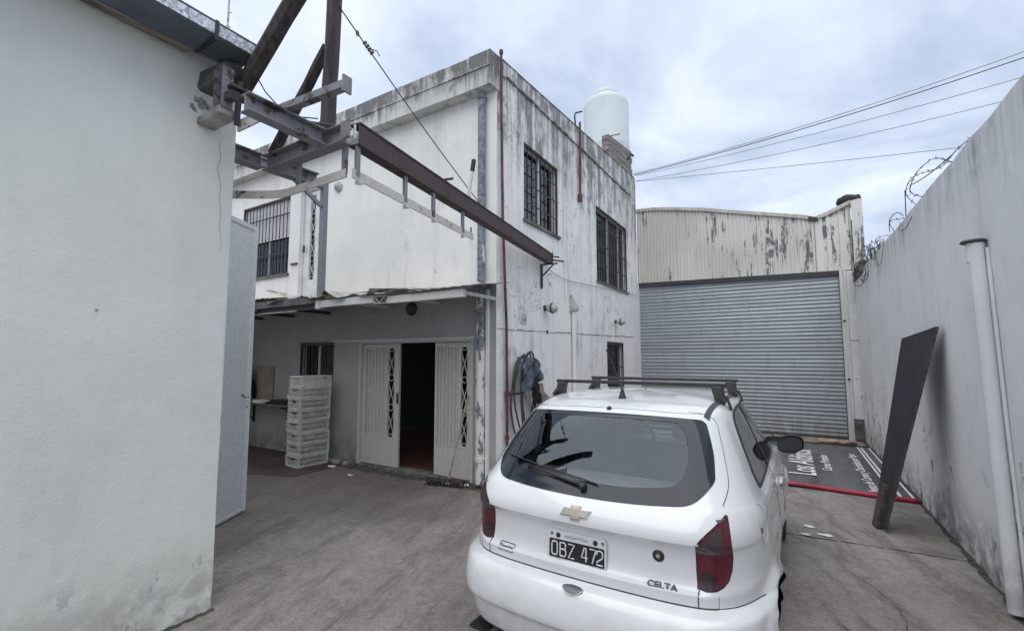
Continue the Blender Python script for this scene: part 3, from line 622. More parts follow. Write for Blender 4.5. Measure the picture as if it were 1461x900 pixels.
MB().tube([(RX + .045, 7.33, .1), (RX + .045, 7.33, 2.5)], .035, 12).build('tube', 'white_pvc', t, smooth=True, autos=40)
MB().add([(RX + .01, 7.27, 2.47), (RX + .10, 7.27, 2.47), (RX + .10, 7.45, 2.47), (RX + .01, 7.45, 2.47), (RX + .01, 7.27, 2.76), (RX + .03, 7.28, 2.76), (RX + .10, 7.42, 2.56), (RX + .01, 7.44, 2.56)], [(0, 3, 2, 1), (4, 5, 6, 7), (0, 1, 5, 4), (1, 2, 6, 5), (2, 3, 7, 6), (3, 0, 4, 7)]).build('hood', 'tin', t)
def flood(y, z, sc_, label):
    t = thing('wall_light', label, 'light', (RX, y, z), 'round lights on the house wall')
    MB().lathe([(0, .0), (.055 * sc_, .0), (.055 * sc_, .02), (.03 * sc_, .04), (.03 * sc_, .07)], (RX, y, z), 14, 'x').build('mount', 'dark_steel', t)
    MB().lathe([(.0, .05), (.05 * sc_, .05), (.085 * sc_, .10), (.09 * sc_, .15), (.075 * sc_, .20), (.03 * sc_, .225), (0, .23)], (RX, y, z - .01), 16, 'x').build('glass_dome', 'lampglass', t, smooth=True, autos=50)
    MB().lathe([(.092 * sc_, .125), (.1 * sc_, .13), (.1 * sc_, .15), (.092 * sc_, .155)], (RX, y, z - .01), 16, 'x').build('guard_ring', 'dark_steel', t)
flood(6.3, 2.43, .85, 'round bulkhead light nearest the hanging hose'); flood(9.7, 2.45, .8, 'round bulkhead light above the small barred window')
def bulk(u, v, r, label, mat='lampglass', ring='white_frame'):
    t = thing('bulkhead_lamp', label, 'light', tuple(PF(u, v, 0)))
    MB().lathe([(r * 1.15, 0), (r * 1.15, -.03), (r * .95, -.045), (r * .9, -.03)], PF(u, v, 0), 24, 'y').build('ring', ring, t, smooth=True, autos=40)
    MB().lathe([(r * .93, -.03), (r * .8, -.06), (r * .45, -.085), (0, -.092)], PF(u, v, 0), 24, 'y').build('dome', mat, t, smooth=True)
bulk(-6.445, 4.57, .075, 'small dusty round lamp high on the cream upper wall', ring='lampglass')
bulk(-4.70, 2.37, .085, 'round black rimmed lamp above the double door', 'trim_grey', 'bars')
t = thing('switch_box', 'small recessed meter box with grey cover on side wall', 'box', (RX, 5.6, 2.15))
pbox(MB(), PR, 5.52, 5.71, 2.15, 2.31, .002, .016).build('frame', 'white_frame', t); pbox(MB(), PR, 5.555, 5.675, 2.175, 2.285, .016, .024).build('cover', 'tin', t)
tag(MB().lathe([(0, .012), (.028, .012), (.028, 0)], (RX, 6.38, 2.06), 12, 'x').build('wall_hole_plug', 'bars'), 'small dark plug in the side wall under the bulkhead light', 'plug')
# sagging wire on the side wall
P = cr_spline([(RX + .03, 6.2, 3.12), (RX + .03, 6.6, 3.02), (RX + .03, 7.2, 2.99), (RX + .03, 8.2, 3.05), (RX + .03, 9.6, 3.13), (RX + .03, 11.3, 3.22)], 8)
tag(MB().tube(P, .006, 5).build('wall_cable', 'rag'), 'thin grey cable sagging across the side wall below the windows', 'cable')
# small steel bracket under beam end, with down rod
t = thing('steel_bracket', 'small triangular steel bracket on the side wall under the beam end', 'bracket', (RX, 6.18, 2.5))
MB().obox((RX + .02, 6.17, 2.72), (RX + .02, 6.17, 3.09), .03, .03).obox((RX, 6.17, 3.09), (RX + .28, 6.2, 3.09), .03, .02).obox((RX + .02, 6.17, 2.9), (RX + .22, 6.19, 3.085), .018, .018).build('frame', 'dark_steel', t)
MB().tube([(RX + .012, 6.17, 2.75), (RX + .012, 6.16, 2.3), (RX + .012, 6.18, 1.4)], .007, 6).build('conduit', 'white_pvc', t)

# hoses, jeans and rags hanging on the side wall
hk = thing('wall_rod', 'rusty horizontal rod fixed to the house corner holding the hose', 'rod', (RX + .05, 5.15, 1.16))
MB().tube([(RX + .05, 5.10, 1.17), (RX + .06, 5.55, 1.165)], .014, 8).build('rod', 'rust_steel', hk); MB().tube([(RX, 5.48, 1.66), (RX + .12, 5.48, 1.65), (RX + .14, 5.48, 1.70)], .01, 8).build('hook', 'dark_steel', hk)
hb = thing('garden_hose', 'dark rubber hose coiled in long loops on the side wall', 'hose', (RX + .1, 5.5, .3))
for k, (w, hgt, off) in enumerate(((.36, 1.25, 0), (.42, 1.35, .02), (.30, 1.12, -.03), (.20, 1.2, .05), (.27, 1.3, .03))):
    c = 5.50 + off; P = []
    for i in range(33):
        a = 2 * math.pi * i / 32; cz = math.sin(a); P.append((RX + .06 + .022 * k + .02 * math.sin(3 * a + k), c + w / 1.15 * math.cos(a) * (1 if cz > 0 else 1 - .35 * abs(cz)) + .02 * math.sin(2 * a + k), 1.66 - hgt / 2 + (hgt / 2) * cz + (.02 * k if cz > 0 else 0)))
    MB().tube(P[:-1], .0125, 8, closed=True).build('loop', 'hose', hb, smooth=True)
def cloth(name, mat, label, cat, top, bot, w0, w1, base, folds=5, seed=1, thick=.012):
    rnd = random.Random(seed); rows = []; n, mm = 18, 14
    for i in range(n + 1):
        t_ = i / n; row = []
        for j in range(mm + 1):
            s_ = j / mm * 2 - 1; w = w0 + (w1 - w0) * t_ ** .7
            y = base[0] + (base[1] - base[0]) * t_ + s_ * w + .015 * math.sin(t_ * 6 + s_ * 3 + seed)
            x = RX + .17 + .05 * math.cos(s_ * 1.4) + .028 * math.sin(s_ * folds + seed) * (.3 + t_) + .018 * math.sin(t_ * 9 + s_ * 4 + seed)
            z = top + (bot - top) * t_ - .05 * s_ * s_ * (1 - t_) + .03 * math.sin(s_ * 5 + seed) * t_
            row.append((x, y, z))
        rows.append(row)
    m = MB().grid(rows); m.grid([[(p[0] - thick, p[1], p[2]) for p in r] for r in rows])
    b = len(rows[0]); o = m.build(name, mat, smooth=True, fixn=False); return tag(o, label, cat)
cloth('jeans', 'denim', 'faded blue jeans draped over the coiled hose', 'jeans', 1.67, 1.22, .10, .20, (5.48, 5.42), 5, 1)
cloth('denim_jacket', 'denim', 'smaller folded denim piece hanging right of the jeans', 'jacket', 1.65, 1.34, .07, .13, (5.62, 5.72), 6, 4)
cloth('rag', 'rag', 'pale brown rag hanging lowest from the hose', 'rag', 1.30, .98, .06, .15, (5.72, 5.98), 7, 7)
cloth('dark_rag', 'black_cloth', 'dark crumpled rag between the jeans and the pale rag', 'rag', 1.36, 1.02, .05, .09, (5.62, 5.70), 7, 9)

# ------------------------------------------------------------------ awning along the front wall
aw = thing('awning', 'battered tin awning with white beam over the double door', 'awning', (-7.2, 4.5, 2.3))
MB().box(-5.74, -4.66, 4.12, 4.18, 2.375, 2.475).build('beam', 'white_metal', aw, jit=.002, bevel=.004)
MB().box(-4.38, -3.15, 4.12, 4.18, 2.35, 2.445).build('beam', 'white_metal', aw, jit=.002, bevel=.004)
q = MB().box(-4.65, -4.39, 4.13, 4.17, 2.452, 2.462).box(-4.65, -4.39, 4.13, 4.17, 2.362, 2.37); q.tube([(-4.62, 4.15, 2.44), (-4.55, 4.15, 2.37), (-4.46, 4.15, 2.45), (-4.41, 4.15, 2.37)], .008, 6)
q.tube([(-4.63 + .03 * math.cos(a), 4.15, 2.41 + .03 * math.sin(a)) for a in [i * .6 for i in range(10)]], .006, 6); q.build('scroll_bracket', 'white_metal', aw)
MB().box(-5.84, -5.742, 4.11, 4.19, 2.36, 2.478).build('beam_end_box', 'white_metal', aw, bevel=.004)
MB().box(-11.5, -5.87, 4.13, 4.17, 2.36, 2.44).build('dark_beam', 'dark_steel', aw)
MB().box(-11.5, -6.28, 4.10, 4.125, 2.345, 2.362).build('edge_strip', 'tin', aw)
for x0, x1 in ((-5.2, -5.16), (-4.2, -4.16), (-3.25, -3.21)): MB().box(x0, x1, 4.18, 4.91, 2.40, 2.44).build('joist', 'white_metal', aw)
for x in (-6.6, -7.6, -8.6): MB().box(x, x + .04, 4.17, 4.91, 2.38, 2.43).build('joist', 'dark_steel', aw)
def sheet(x0, x1, zf, zw, amp, seed, crump=0, yf=4.08):
    rnd = random.Random(seed); rows = []; n = int((x1 - x0) / .038)
    for k in range(7):
        t_ = k / 6; y = yf + (4.915 - yf) * t_; row = []
        for i in range(n + 1):
            x = x0 + (x1 - x0) * i / n; z = zf(x) + (zw - zf(x)) * t_ + amp * math.sin(x * 2 * math.pi / .15) * (1 - .4 * t_)
            if crump: z += crump * (1 - t_) ** 2 * (math.sin(x * 5.1 + seed) * .5 + math.sin(x * 11.7 + seed * 2) * .5); y2 = y + crump * .8 * (1 - t_) * math.sin(x * 7 + seed)
            else: y2 = y
            row.append((x, y2, z))
        rows.append(row)
    m = MB().grid(rows); m.grid([[(p[0], p[1], p[2] - .006) for p in r] for r in rows]); m.grid([rows[0], [(p[0], p[1], p[2] - .006) for p in rows[0]]]); return m
sheet(-3.98, -3.0, lambda x: 2.475, 2.62, .005, 1).build('tin_sheet', 'tin', aw)
sheet(-4.9, -3.94, lambda x: 2.50, 2.64, .005, 3, .02).build('tin_sheet', 'tin', aw)
sheet(-5.7, -4.6, lambda x: 2.53, 2.68, .005, 5, .075).build('tin_sheet', 'tin', aw)
sheet(-7.0, -5.5, lambda x: 2.545, 2.70, .006, 2, .03).build('tin_sheet', 'tin', aw)
sheet(-9.6, -6.9, lambda x: 2.60, 2.72, .006, 8, .01).build('tin_sheet', 'tin', aw)
MB().add([(-6.95, 4.0, 2.70), (-6.45, 4.1, 2.555), (-6.3, 4.2, 2.58), (-6.9, 4.03, 2.72)], [(0, 1, 2, 3)]).build('bent_tin_strip', 'tin', aw)
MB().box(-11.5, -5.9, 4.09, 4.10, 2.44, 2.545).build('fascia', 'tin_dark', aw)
# lean-to roof and side wall in the dark bay at the left
lt = thing('lean_to', 'dark lean-to bay behind the grey gate leaf', 'shed', (-9, 3.5, 0))
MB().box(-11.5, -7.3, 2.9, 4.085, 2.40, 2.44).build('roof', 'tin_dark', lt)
MB().box(-9.35, -9.25, 2.9, 4.90, 0, 2.39).build('side_wall', 'front_plaster', lt)

# ------------------------------------------------------------------ crates
CW, CD, CH = .50, .34, .176
def make_crate():
    t = thing('plastic_crate', '', 'crate', (0, 0, 0)); r = MB()
    def ring(z0, z1, o=0.0, th=.012):
        w, d_ = CW / 2 + o, CD / 2 + o; r.box(-w, w, -d_, -d_ + th, z0, z1).box(-w, w, d_ - th, d_, z0, z1).box(-w, -w + th, -d_ + th, d_ - th, z0, z1).box(w - th, w, -d_ + th, d_ - th, z0, z1)
    ring(.148, .17, .004); r.build('rim', 'plastic_crate', t)
    r = MB(); ring(.004, .03); ring(.088, .098, -.001, .008); r.build('band', 'plastic_crate', t)
    q = MB(); n = 17
    for sy in (-1, 1):
        for i in range(n + 1): x = -CW / 2 + .01 + (CW - .02) * i / n; q.box(x - .0045 - (.012 if i in (0, n) else 0), x + .0045 + (.012 if i in (0, n) else 0), sy * (CD / 2 - .006) - .004, sy * (CD / 2 - .006) + .004, .03, .148)
    for sx in (-1, 1):
        for i in range(12): y = -CD / 2 + .012 + (CD - .024) * i / 11; 
        for i in range(12):
            y = -CD / 2 + .014 + (CD - .028) * i / 11
            if 3 < i < 8: q.box(sx * (CW / 2 - .006) - .004, sx * (CW / 2 - .006) + .004, y - .0045, y + .0045, .03, .09)
            else: q.box(sx * (CW / 2 - .006) - .004, sx * (CW / 2 - .006) + .004, y - .0045, y + .0045, .03, .148)
    q.build('side_lattice', 'plastic_crate', t)
    q = MB(); q.box(-CW / 2 + .01, CW / 2 - .01, -CD / 2 + .01, CD / 2 - .01, .002, .006); q.build('base', 'plastic_crate', t); return t
c0 = make_crate(); names = ['bottom', 'second', 'third', 'fourth', 'fifth', 'sixth', 'seventh', 'top']
for i in range(8):
    c = c0 if i == 0 else copy_tree(c0)
    c.location = (-6.47 + random.uniform(-.014, .014), 4.52 + random.uniform(-.012, .012), .004 + i * .1715); c.rotation_euler = (0, 0, R(90 - 1.5 + random.uniform(-2, 2)) if 0 else R(86 + random.uniform(-2.5, 2.5)))
    tag(c, ('topmost' if i == 7 else 'bottom' if i == 0 else names[i] + ' from bottom') + ' white plastic crate in the stack under the small window', 'crate', 'stacked white plastic crates')
# table, board, bag at the left
t = thing('wall_table', 'dark wall table on angle brackets left of the crates', 'table', (-7.9, 4.7, 0))
MB().box(-9.2, -7.05, 4.50, 4.912, .84, .865).build('top', 'tin_dark', t, bevel=.003)
for x in (-7.25, -8.7): MB().obox((x, 4.9, .45), (x, 4.9, .84), .03, .03).obox((x, 4.9, .82), (x, 4.53, .82), .03, .03).obox((x, 4.89, .5), (x, 4.6, .81), .02, .02).build('angle_bracket', 'dark_steel', t)
tag(MB().box(-8.62, -8.10, 4.895, 4.913, .87, 1.50).build('plywood_board', 'plywood'), 'brown plywood board standing on the wall table', 'board')
tag(MB().box(-8.4, -7.9, 4.56, 4.80, .866, .885).box(-8.35, -7.95, 4.58, 4.78, .885, .90).build('paper_pile', 'paper', jit=.004), 'loose pile of papers on the wall table', 'papers')
tag(MB().box(-7.75, -7.2, 4.56, 4.85, .866, .90).box(-7.7, -7.25, 4.60, 4.82, .90, .93).build('black_tray', 'black_cloth', bevel=.006), 'flat black tray at the right end of the wall table', 'tray')
tag(MB().lathe([(.06, .866), (.09, .90), (.085, .95), (.0, .955)], (-7.35, 4.8, .065), 12).build('plastic_bowl', 'white_pvc', smooth=True), 'small pale bowl on the black tray', 'bowl')
hb2 = thing('hanging_jacket', 'dark jacket with red collar hanging behind the gate leaf', 'jacket', (-8.75, 4.8, .9))
MB().lathe([(.06, 1.33), (.15, 1.22), (.19, 1.05), (.17, .92), (.1, .88)], (-8.78, 4.76, 0), 14).build('body', 'black_cloth', hb2, smooth=True, jit=.012); MB().lathe([(.05, 1.45), (.08, 1.38), (.11, 1.27), (.12, 1.22)], (-8.76, 4.76, 0), 12).build('collar', 'red_cloth', hb2, smooth=True, jit=.008)
tag(MB().lathe([(0, 2.30), (.05, 2.28), (.07, 2.2), (.05, 2.12), (0, 2.10)], (-8.2, 4.3, 0), 12).tube([(-8.2, 4.3, 2.29), (-8.2, 4.3, 2.41)], .008, 6).build('hanging_lamp', 'bars', smooth=True), 'small dark lamp hanging under the lean-to roof', 'lamp')
# broom and litter
b = thing('push_broom', 'long handled push broom leaning on the right door leaf', 'broom', (-3.85, 4.68, 0))
MB().tube([(-3.80, 4.70, .10), (-3.62, 4.84, 1.10), (-3.60, 4.855, 1.16)], .0125, 8).build('handle', 'rag', b); MB().obox((-4.10, 4.62, .085), (-3.56, 4.74, .085), .05, .045).build('head', 'timber', b)
q = MB()
for i in range(60): t_ = i / 59; x = -4.10 + .54 * t_; y = 4.62 + .12 * t_ + random.uniform(-.02, .02); q.obox((x, y, .065), (x + random.uniform(-.01, .01), y + random.uniform(-.03, .03), .004), .006, .006)
q.build('bristles', 'black_rubber', b)
def scrap(name, x, y, s_, mat, label, cat='litter', z=.006, asp=1.6, seed=0, h=.02):
    rnd = random.Random(seed * 13 + 5); n = 10; top = []
    for i in range(n): a = 2 * math.pi * i / n; r = s_ * rnd.uniform(.65, 1.1); top.append((x + r * asp * math.cos(a), y + r * math.sin(a), z + rnd.uniform(.2, 1) * h))
    m = MB(); m.add(top + [(x, y, z + h)], [(i, (i + 1) % n, n) for i in range(n)]); m.add([(p[0], p[1], z) for p in top], [tuple(range(n - 1, -1, -1))])
    m.add(top + [(p[0], p[1], z) for p in top], [(i, n + i, n + (i + 1) % n, (i + 1) % n) for i in range(n)])
    return tag(m.build(name, mat), label, cat)
scrap('paper_scrap', -3.90, 4.80, .05, 'paper', 'crumpled white paper behind the broom head', seed=1, h=.03); scrap('paper_scrap', -3.64, 4.83, .045, 'paper', 'crumpled white paper at the foot of the right door leaf', seed=2, h=.03)
scrap('paper_scrap', -5.35, 4.42, .03, 'paper', 'tiny white scrap on the ground before the left door leaf', seed=3, h=.01); scrap('paper_scrap', -6.0, 4.62, .045, 'paper', 'thin white scrap near the foot of the wall by the crates', seed=4, h=.008, asp=2.2)
scrap('paper_scrap', .10, 5.45, .035, 'paper', 'white scrap nearest the front car wheel', seed=5, h=.01); scrap('paper_scrap', .07, 5.20, .03, 'paper', 'small white scrap just below another by the car', seed=6, h=.008); scrap('paper_scrap', .22, 5.27, .035, 'paper', 'longer white scrap on the joint right of the car', seed=7, h=.008, asp=2.4)
for k, (x, y) in enumerate(((-6.15, 4.8), (-5.95, 4.83), (-6.32, 4.84))): scrap('rubble_chip', x, y, .05, 'old_concrete', ['middle', 'right hand', 'left hand'][k] + ' chip of broken render at the wall foot right of the crates', 'rubble', seed=20 + k, h=.05)
q = MB(); rnd = random.Random(3)
for i in range(260):
    x = rnd.uniform(-5.5, 1.1); y = rnd.uniform(.9, 6.8); s_ = rnd.uniform(.003, .011); q.box(x, x + s_ * rnd.uniform(.6, 2), y, y + s_, .001, .001 + s_ * .5)
tag(q.build('ground_grit', 'old_concrete', loc=(0, 0, 0)), 'fine grit and crumbs strewn over the concrete yard', 'grit', kind='stuff')

# ------------------------------------------------------------------ steel hoist frame
hf = thing('hoist_frame', 'steel beam frame with timber mast reaching across to the house', 'frame', (-3.0, 2.0, 2.85))
def ibeam(name, a, b, h, w, mat, tf=.016, tw=.012, chan=0):
    a, b = Vector(a), Vector(b); m = MB(); zt = Vector((0, 0, h / 2 - tf / 2)); m.obox(a + zt, b + zt, w, tf).obox(a - zt, b - zt, w, tf)
    d_ = (b - a).normalized(); r = d_.cross(Vector((0, 0, 1))).normalized() * chan * (w / 2 - tw / 2); m.obox(a + r, b + r, tw, h - 2 * tf - .001); return m.build(name, mat, hf, bevel=.003)
zc = 3.16
ibeam('rusty_beam', (-2.475, 2.0, 3.18), (-3.09, 6.22, 3.18), .165, .10, 'rust_steel', chan=.85)['label'] = 'long dark rusty beam reaching to the house wall'
ibeam('cross_beam', (-2.49, 1.945, zc), (-3.42, 1.945, zc), .125, .09, 'grey_steel', .012, .01); ibeam('short_beam', (-2.685, 1.37, zc + .003), (-2.685, 1.895, zc + .003), .115, .09, 'grey_steel', .012, .01)
ibeam('short_beam', (-3.43, 1.60, zc + .003), (-3.43, 1.895, zc + .003), .115, .09, 'grey_steel', .012, .01); ibeam('short_beam', (-3.40, 1.995, zc + .003), (-3.38, 2.35, zc + .003), .11, .09, 'grey_steel', .012, .01)
MB().box(-2.488, -2.40, 1.895, 1.905, 3.10, 3.225).build('end_plate', 'grey_steel', hf); MB().obox((-2.43, 1.965, 3.125), (-2.43, 1.965, 3.22), .01, .012).build('weld_strip', 'white_metal', hf)
MB().box(-3.16, -3.03, 6.22, 6.235, 3.09, 3.27).build('end_plate', 'rust_steel', hf); MB().obox((-3.09, 6.235, 3.17), (-2.96, 6.47, 3.17), .022, .022).obox((-3.06, 6.235, 3.22), (-3.0, 6.38, 3.225), .02, .02).build('end_bolt', 'dark_steel', hf)
def pole(a, b, r, name='mast', mat='timber'):
    a, b = Vector(a), Vector(b); P = [a + (b - a) * k / 6 + Vector((random.uniform(-.003, .003), random.uniform(-.003, .003), 0)) for k in range(7)]; return MB().tube(P, r, 8).build(name, mat, hf)
pole((-2.705, 1.95, 3.222), (-2.675, 1.955, 4.235), .052); pole((-3.33, 1.93, 3.222), (-2.755, 1.965, 3.90), .040, 'mast_brace'); pole((-3.18, 1.57, 3.44), (-2.20, 1.62, 4.26), .055, 'mast_brace', 'timber')
MB().box(-3.13, -3.02, 1.46, 1.468, 3.26, 3.53).box(-3.13, -3.122, 1.40, 1.46, 3.26, 3.53).box(-3.028, -3.02, 1.40, 1.46, 3.26, 3.53).build('channel_post', 'grey_steel', hf)
MB().obox((-3.02, 1.50, 3.17), (-3.0, 1.50, 3.46), .02, .03).build('clamp_bar', 'dark_steel', hf); MB().box(-3.09, -2.96, 1.43, 1.54, 3.39, 3.41).build('clamp_plate', 'dark_steel', hf)
MB().obox((-3.06, 1.53, 3.185), (-2.70, 1.55, 3.205), .014, .075).build('flat_strut', 'rail_steel', hf)
MB().obox((-3.02, 1.44, 3.33), (-2.90, 1.42, 3.30), .05, .05).build('clamp_bolt', 'dark_steel', hf)
MB().obox((-2.80, 1.62, 3.25), (-2.14, 1.66, 3.245), .05, .045).build('cross_bar', 'grey_steel', hf); MB().obox((-2.135, 1.66, 3.195), (-2.135, 1.66, 3.295), .014, .06).build('cross_bar_plate', 'grey_steel', hf)
MB().obox((-2.76, 1.60, 3.17), (-2.76, 1.60, 3.28), .04, .04).build('clamp_bar', 'dark_steel', hf); MB().tube([(-2.95, 1.66, 3.28), (-2.75, 1.78, 3.255), (-2.55, 1.97, 3.235)], .009, 6).build('tie_rod', 'dark_steel', hf)
# upper post standing on the awning beam with stub beam and strut
MB().box(-5.815, -5.725, 4.11, 4.19, 2.48, 4.28).build('upright', 'post_steel', hf, bevel=.004)
ibeam('short_beam', (-5.77, 4.10, 4.20), (-5.77, 3.0, 4.20), .11, .08, 'grey_steel'); MB().obox((-5.77, 4.10, 3.88), (-5.77, 3.62, 4.16), .04, .05).build('flat_strut', 'grey_steel', hf)
# hanging rail
z = 2.895
P = [(-3.62, 1.74, z), (-3.45, 1.85, z), (-3.30, 1.935, z), (-3.18, 1.965, z), (-3.05, 1.965, z), (-2.49, 1.955, z)]; q = MB()
Q = cr_spline(P, 5)
rows = [[p + Vector((0, o, hz)) for p in Q] for o, hz in ((-.006, -.03), (-.006, .03), (.006, .03), (.006, -.03), (-.006, -.03))]
q.grid(rows).build('curved_rail', 'rail_steel', hf)
MB().obox((-2.455, 1.975, z), (-2.725, 3.72, z), .012, .065).build('straight_rail', 'rail_steel', hf)
for (x, y) in ((-3.06, 1.975), (-2.53, 1.965)): MB().box(x - .022, x + .022, y - .005, y + .015, z + .01, 3.102).build('hanger', 'grey_steel', hf)
for k, (x, y) in enumerate(((-2.462, 2.02), (-2.545, 2.56), (-2.60, 2.96), (-2.69, 3.50))):
    MB().obox((x, y, z - .01), (x, y, 3.102), .02, .035).build('hanger', 'grey_steel', hf); MB().obox((x, y, z - .05), (x, y + .05, z - .035), .04, .025).build('hanger_clip', 'rail_steel', hf)
MB().obox((-2.72, 3.68, z), (-2.72, 3.68, z + .09), .01, .012).build('rail_stop', 'dark_steel', hf)
MB().obox((-2.70, 3.60, 3.26), (-2.655, 3.61, 3.55), .026, .026).build('upright_pin', 'white_metal', hf); MB().obox((-2.657, 3.61, 3.54), (-2.64, 3.612, 3.66), .032, .032).build('pin_sleeve', 'black_rubber', hf)
MB().obox((-2.62, 3.1, 3.265), (-2.54, 3.16, 3.285), .03, .012).build('beam_clip', 'dark_steel', hf)
cb = thing('stay_cable', 'thin steel stay cable from the timber mast down to the rusty beam', 'cable', (-2.8, 2.08, 4.3))
A_, B_ = Vector((-2.62, 1.955, 4.14)), Vector((-2.78, 4.02, 3.268)); P = [A_ + (B_ - A_) * t_ / 12 + Vector((0, 0, -.03 * math.sin(math.pi * t_ / 12))) for t_ in range(13)]
MB().tube(P, .005, 5).build('strand', 'wire', cb); MB().tube([P[1] + Vector((0, .012 * math.cos(i), .02 * math.sin(i))) for i in range(8)], .005, 5).build('shackle', 'wire', cb); K = A_ + (B_ - A_) * .14
for k in range(4): c = A_ + (B_ - A_) * (.12 + .012 * k); MB().obox(c - Vector((0, .012, .018)), c + Vector((0, .012, .014)), .012, .02).build('cable_clamp', 'wire', cb)
MB().tube([K, K + Vector((.01, .07, .015)), K + Vector((.01, .10, -.01))], .004, 5).build('loose_end', 'wire', cb)
MB().tube([A_ - Vector((.05, 0, -.05)), A_ - Vector((.0, 0, -.04)), A_], .006, 6).build('eye', 'wire', cb)
tag(MB().tube([(-3.05, 1.62, 3.60), (-2.95, 1.64, 3.45), (-2.87, 1.68, 3.35), (-2.76, 1.72, 3.26), (-2.6, 1.8, 3.235)], .0045, 5).build('loose_wire', 'wire'), 'loose black wire drooping from the gutter onto the short grey beam', 'wire')

# ------------------------------------------------------------------ warehouse with roller shutter
wh = thing('warehouse', 'cream corrugated warehouse front with big grey roller shutter', 'warehouse', (-1, 11.8, 0))
WY = 11.6
sh = MB().box(-3.23, 1.0, 11.66, 11.68, .0, 3.56).build('roller_shutter', 'dark_steel', wh)
NS = 42; pitch = 3.52 / NS; base_mesh = None
for i in range(NS):
    if base_mesh is None:
        rows = []
        for k in range(7): t_ = k / 6; rows.append([(x, -.008 - .0115 * math.sin(math.pi * min(1, t_ * 1.08)) ** .8, t_ * pitch * .95) for x in (-2.11, -1.0, 0, 1.0, 2.09)])
        mm = MB().grid(rows); mm.v = [p + Vector((-1.115, 11.655, .02)) for p in mm.v]; o = mm.build('slat', 'slat', sh, smooth=True); base_mesh = o.data
    else:
        o = bpy.data.objects.new('slat', base_mesh); COL.objects.link(o); o.parent = sh; o.location = (0, random.uniform(-.003, .003), pitch * i); ORG[o] = ORG[sh]
MB().box(-3.22, .98, 11.60, 11.655, 0, .03).build('bottom_rail', 'dark_steel', sh)
MB().box(.985, 1.04, 11.55, 11.65, 0, 3.47).box(1.045, 1.095, 11.54, 11.60, .0, 3.46).build('guide_rail', 'white_metal', wh, jit=.002); MB().box(-3.235, -3.195, 11.57, 11.65, 0, 3.56).build('guide_rail', 'white_metal', wh)
MB().box(.985, 1.10, 11.602, 11.66, 3.474, 3.62).build('rail_head', 'white_metal', wh)
MB().box(1.02, 1.06, 11.52, 11.54, 1.2, 1.24).box(1.0, 1.05, 11.53, 11.55, 2.4, 2.43).build('rail_bracket', 'dark_steel', wh)
MB().obox((-3.2, 11.60, 3.518), (.98, 11.60, 3.424), .06, .085).build('lintel_shadow_strip', 'dark_steel', wh)  # dark strip added as the shadow line between cladding and shutter
# cladding: top edge profile (x, z)
cap = [(-3.235, 5.44), (-2.8, 5.42), (-2.3, 5.34), (-1.6, 5.2), (-.75, 4.98), (-.1, 4.82), (.44, 4.68), (.60, 4.60)]
def topz(x, pr=cap):
    for (a, za), (b, zb_) in zip(pr, pr[1:]):
        if x <= b: return za + (zb_ - za) * (x - a) / (b - a)
    return pr[-1][1]
botz = lambda x: 3.565 + (x + 3.2) * -.022
nsheet = 8; x0 = -3.21; W_ = (.60 + 3.21) / nsheet
for s_ in range(nsheet):
    xa = x0 + W_ * s_; nr = 6; w = W_ / nr; pr = []
    for k in range(nr):
        a = xa + w * k; pr += [(a, 0), (a + w * .28, 0), (a + w * .42, -.026), (a + w * .72, -.026), (a + w * .86, 0)]
    pr.append((xa + W_, 0)); off = random.uniform(-.002, .002)
    rows = [[(x, WY - .02 + d_ + off, botz(x) + (topz(x) - botz(x)) * t_) for x, d_ in pr] for t_ in (0, .33, .66, 1)]
    MB().grid(rows).build('cladding_sheet', 'clad', wh, fixn=False)
cap2 = [(.60, 4.60), (.8, 4.66), (1.25, 4.86)]
for xa, xb in ((.605, .80), (.80, 1.02), (1.02, 1.24)):
    pr = [(xa, 0), (xa + .015, -.02), (xb - .05, -.02), (xb - .03, 0), (xb, 0)]
    MB().grid([[(x, WY - .02 + d_, botz(x) + (topz(x, cap2) - botz(x)) * t_) for x, d_ in pr] for t_ in (0, .5, 1)]).build('cladding_sheet', 'clad', wh, fixn=False)
MB().grid([[(x, 11.50, z_) for x, z_ in ((1.245, 3.46), (1.245, 4.90))], [(x, 11.50, z_) for x, z_ in ((1.43, 3.45), (1.43, 4.93))], [(x, 11.9, z_) for x, z_ in ((1.44, 3.45), (1.44, 4.93))]]).build('corner_flashing', 'clad', wh)
q = MB()
for (a, za), (b, zb_) in zip(cap, cap[1:]): q.obox((a, WY - .03, za + .02), (b, WY - .03, zb_ + .02), .10, .075)
q.build('cap_flashing', 'clad_trim', wh); q = MB()
for (a, za), (b, zb_) in zip(cap2, cap2[1:]): q.obox((a, WY - .03, za + .03), (b, WY - .03, zb_ + .03), .09, .075)
q.build('cap_flashing', 'clad_trim', wh); MB().obox((.5, WY - .06, 4.66), (.66, WY - .06, 4.60), .05, .09).build('flashing_joint', 'dark_steel', wh)
MB().box(1.10, 1.30, 11.50, 11.70, .42, 3.44).build('pillar', 'pillar_plaster', wh, jit=.004, bevel=.008); MB().box(1.08, 1.30, 11.47, 11.7, .40, .43).build('pillar_ledge', 'dark_steel', wh)
MB().box(1.08, 1.34, 11.42, 11.72, 0, .40).build('plinth', 'dark_concrete', wh, jit=.008, bevel=.02); MB().box(1.096, 1.304, 11.494, 11.50, 2.0, 2.012).build('pillar_joint', 'joint', wh)
MB().box(-3.25, 1.3, 11.70, 11.75, 3.4, 4.55).build('back_sheet', 'tin_dark', wh); MB().box(-3.25, 1.3, 17, 17.1, 0, 4.4).build('rear_wall', 'old_concrete', wh)
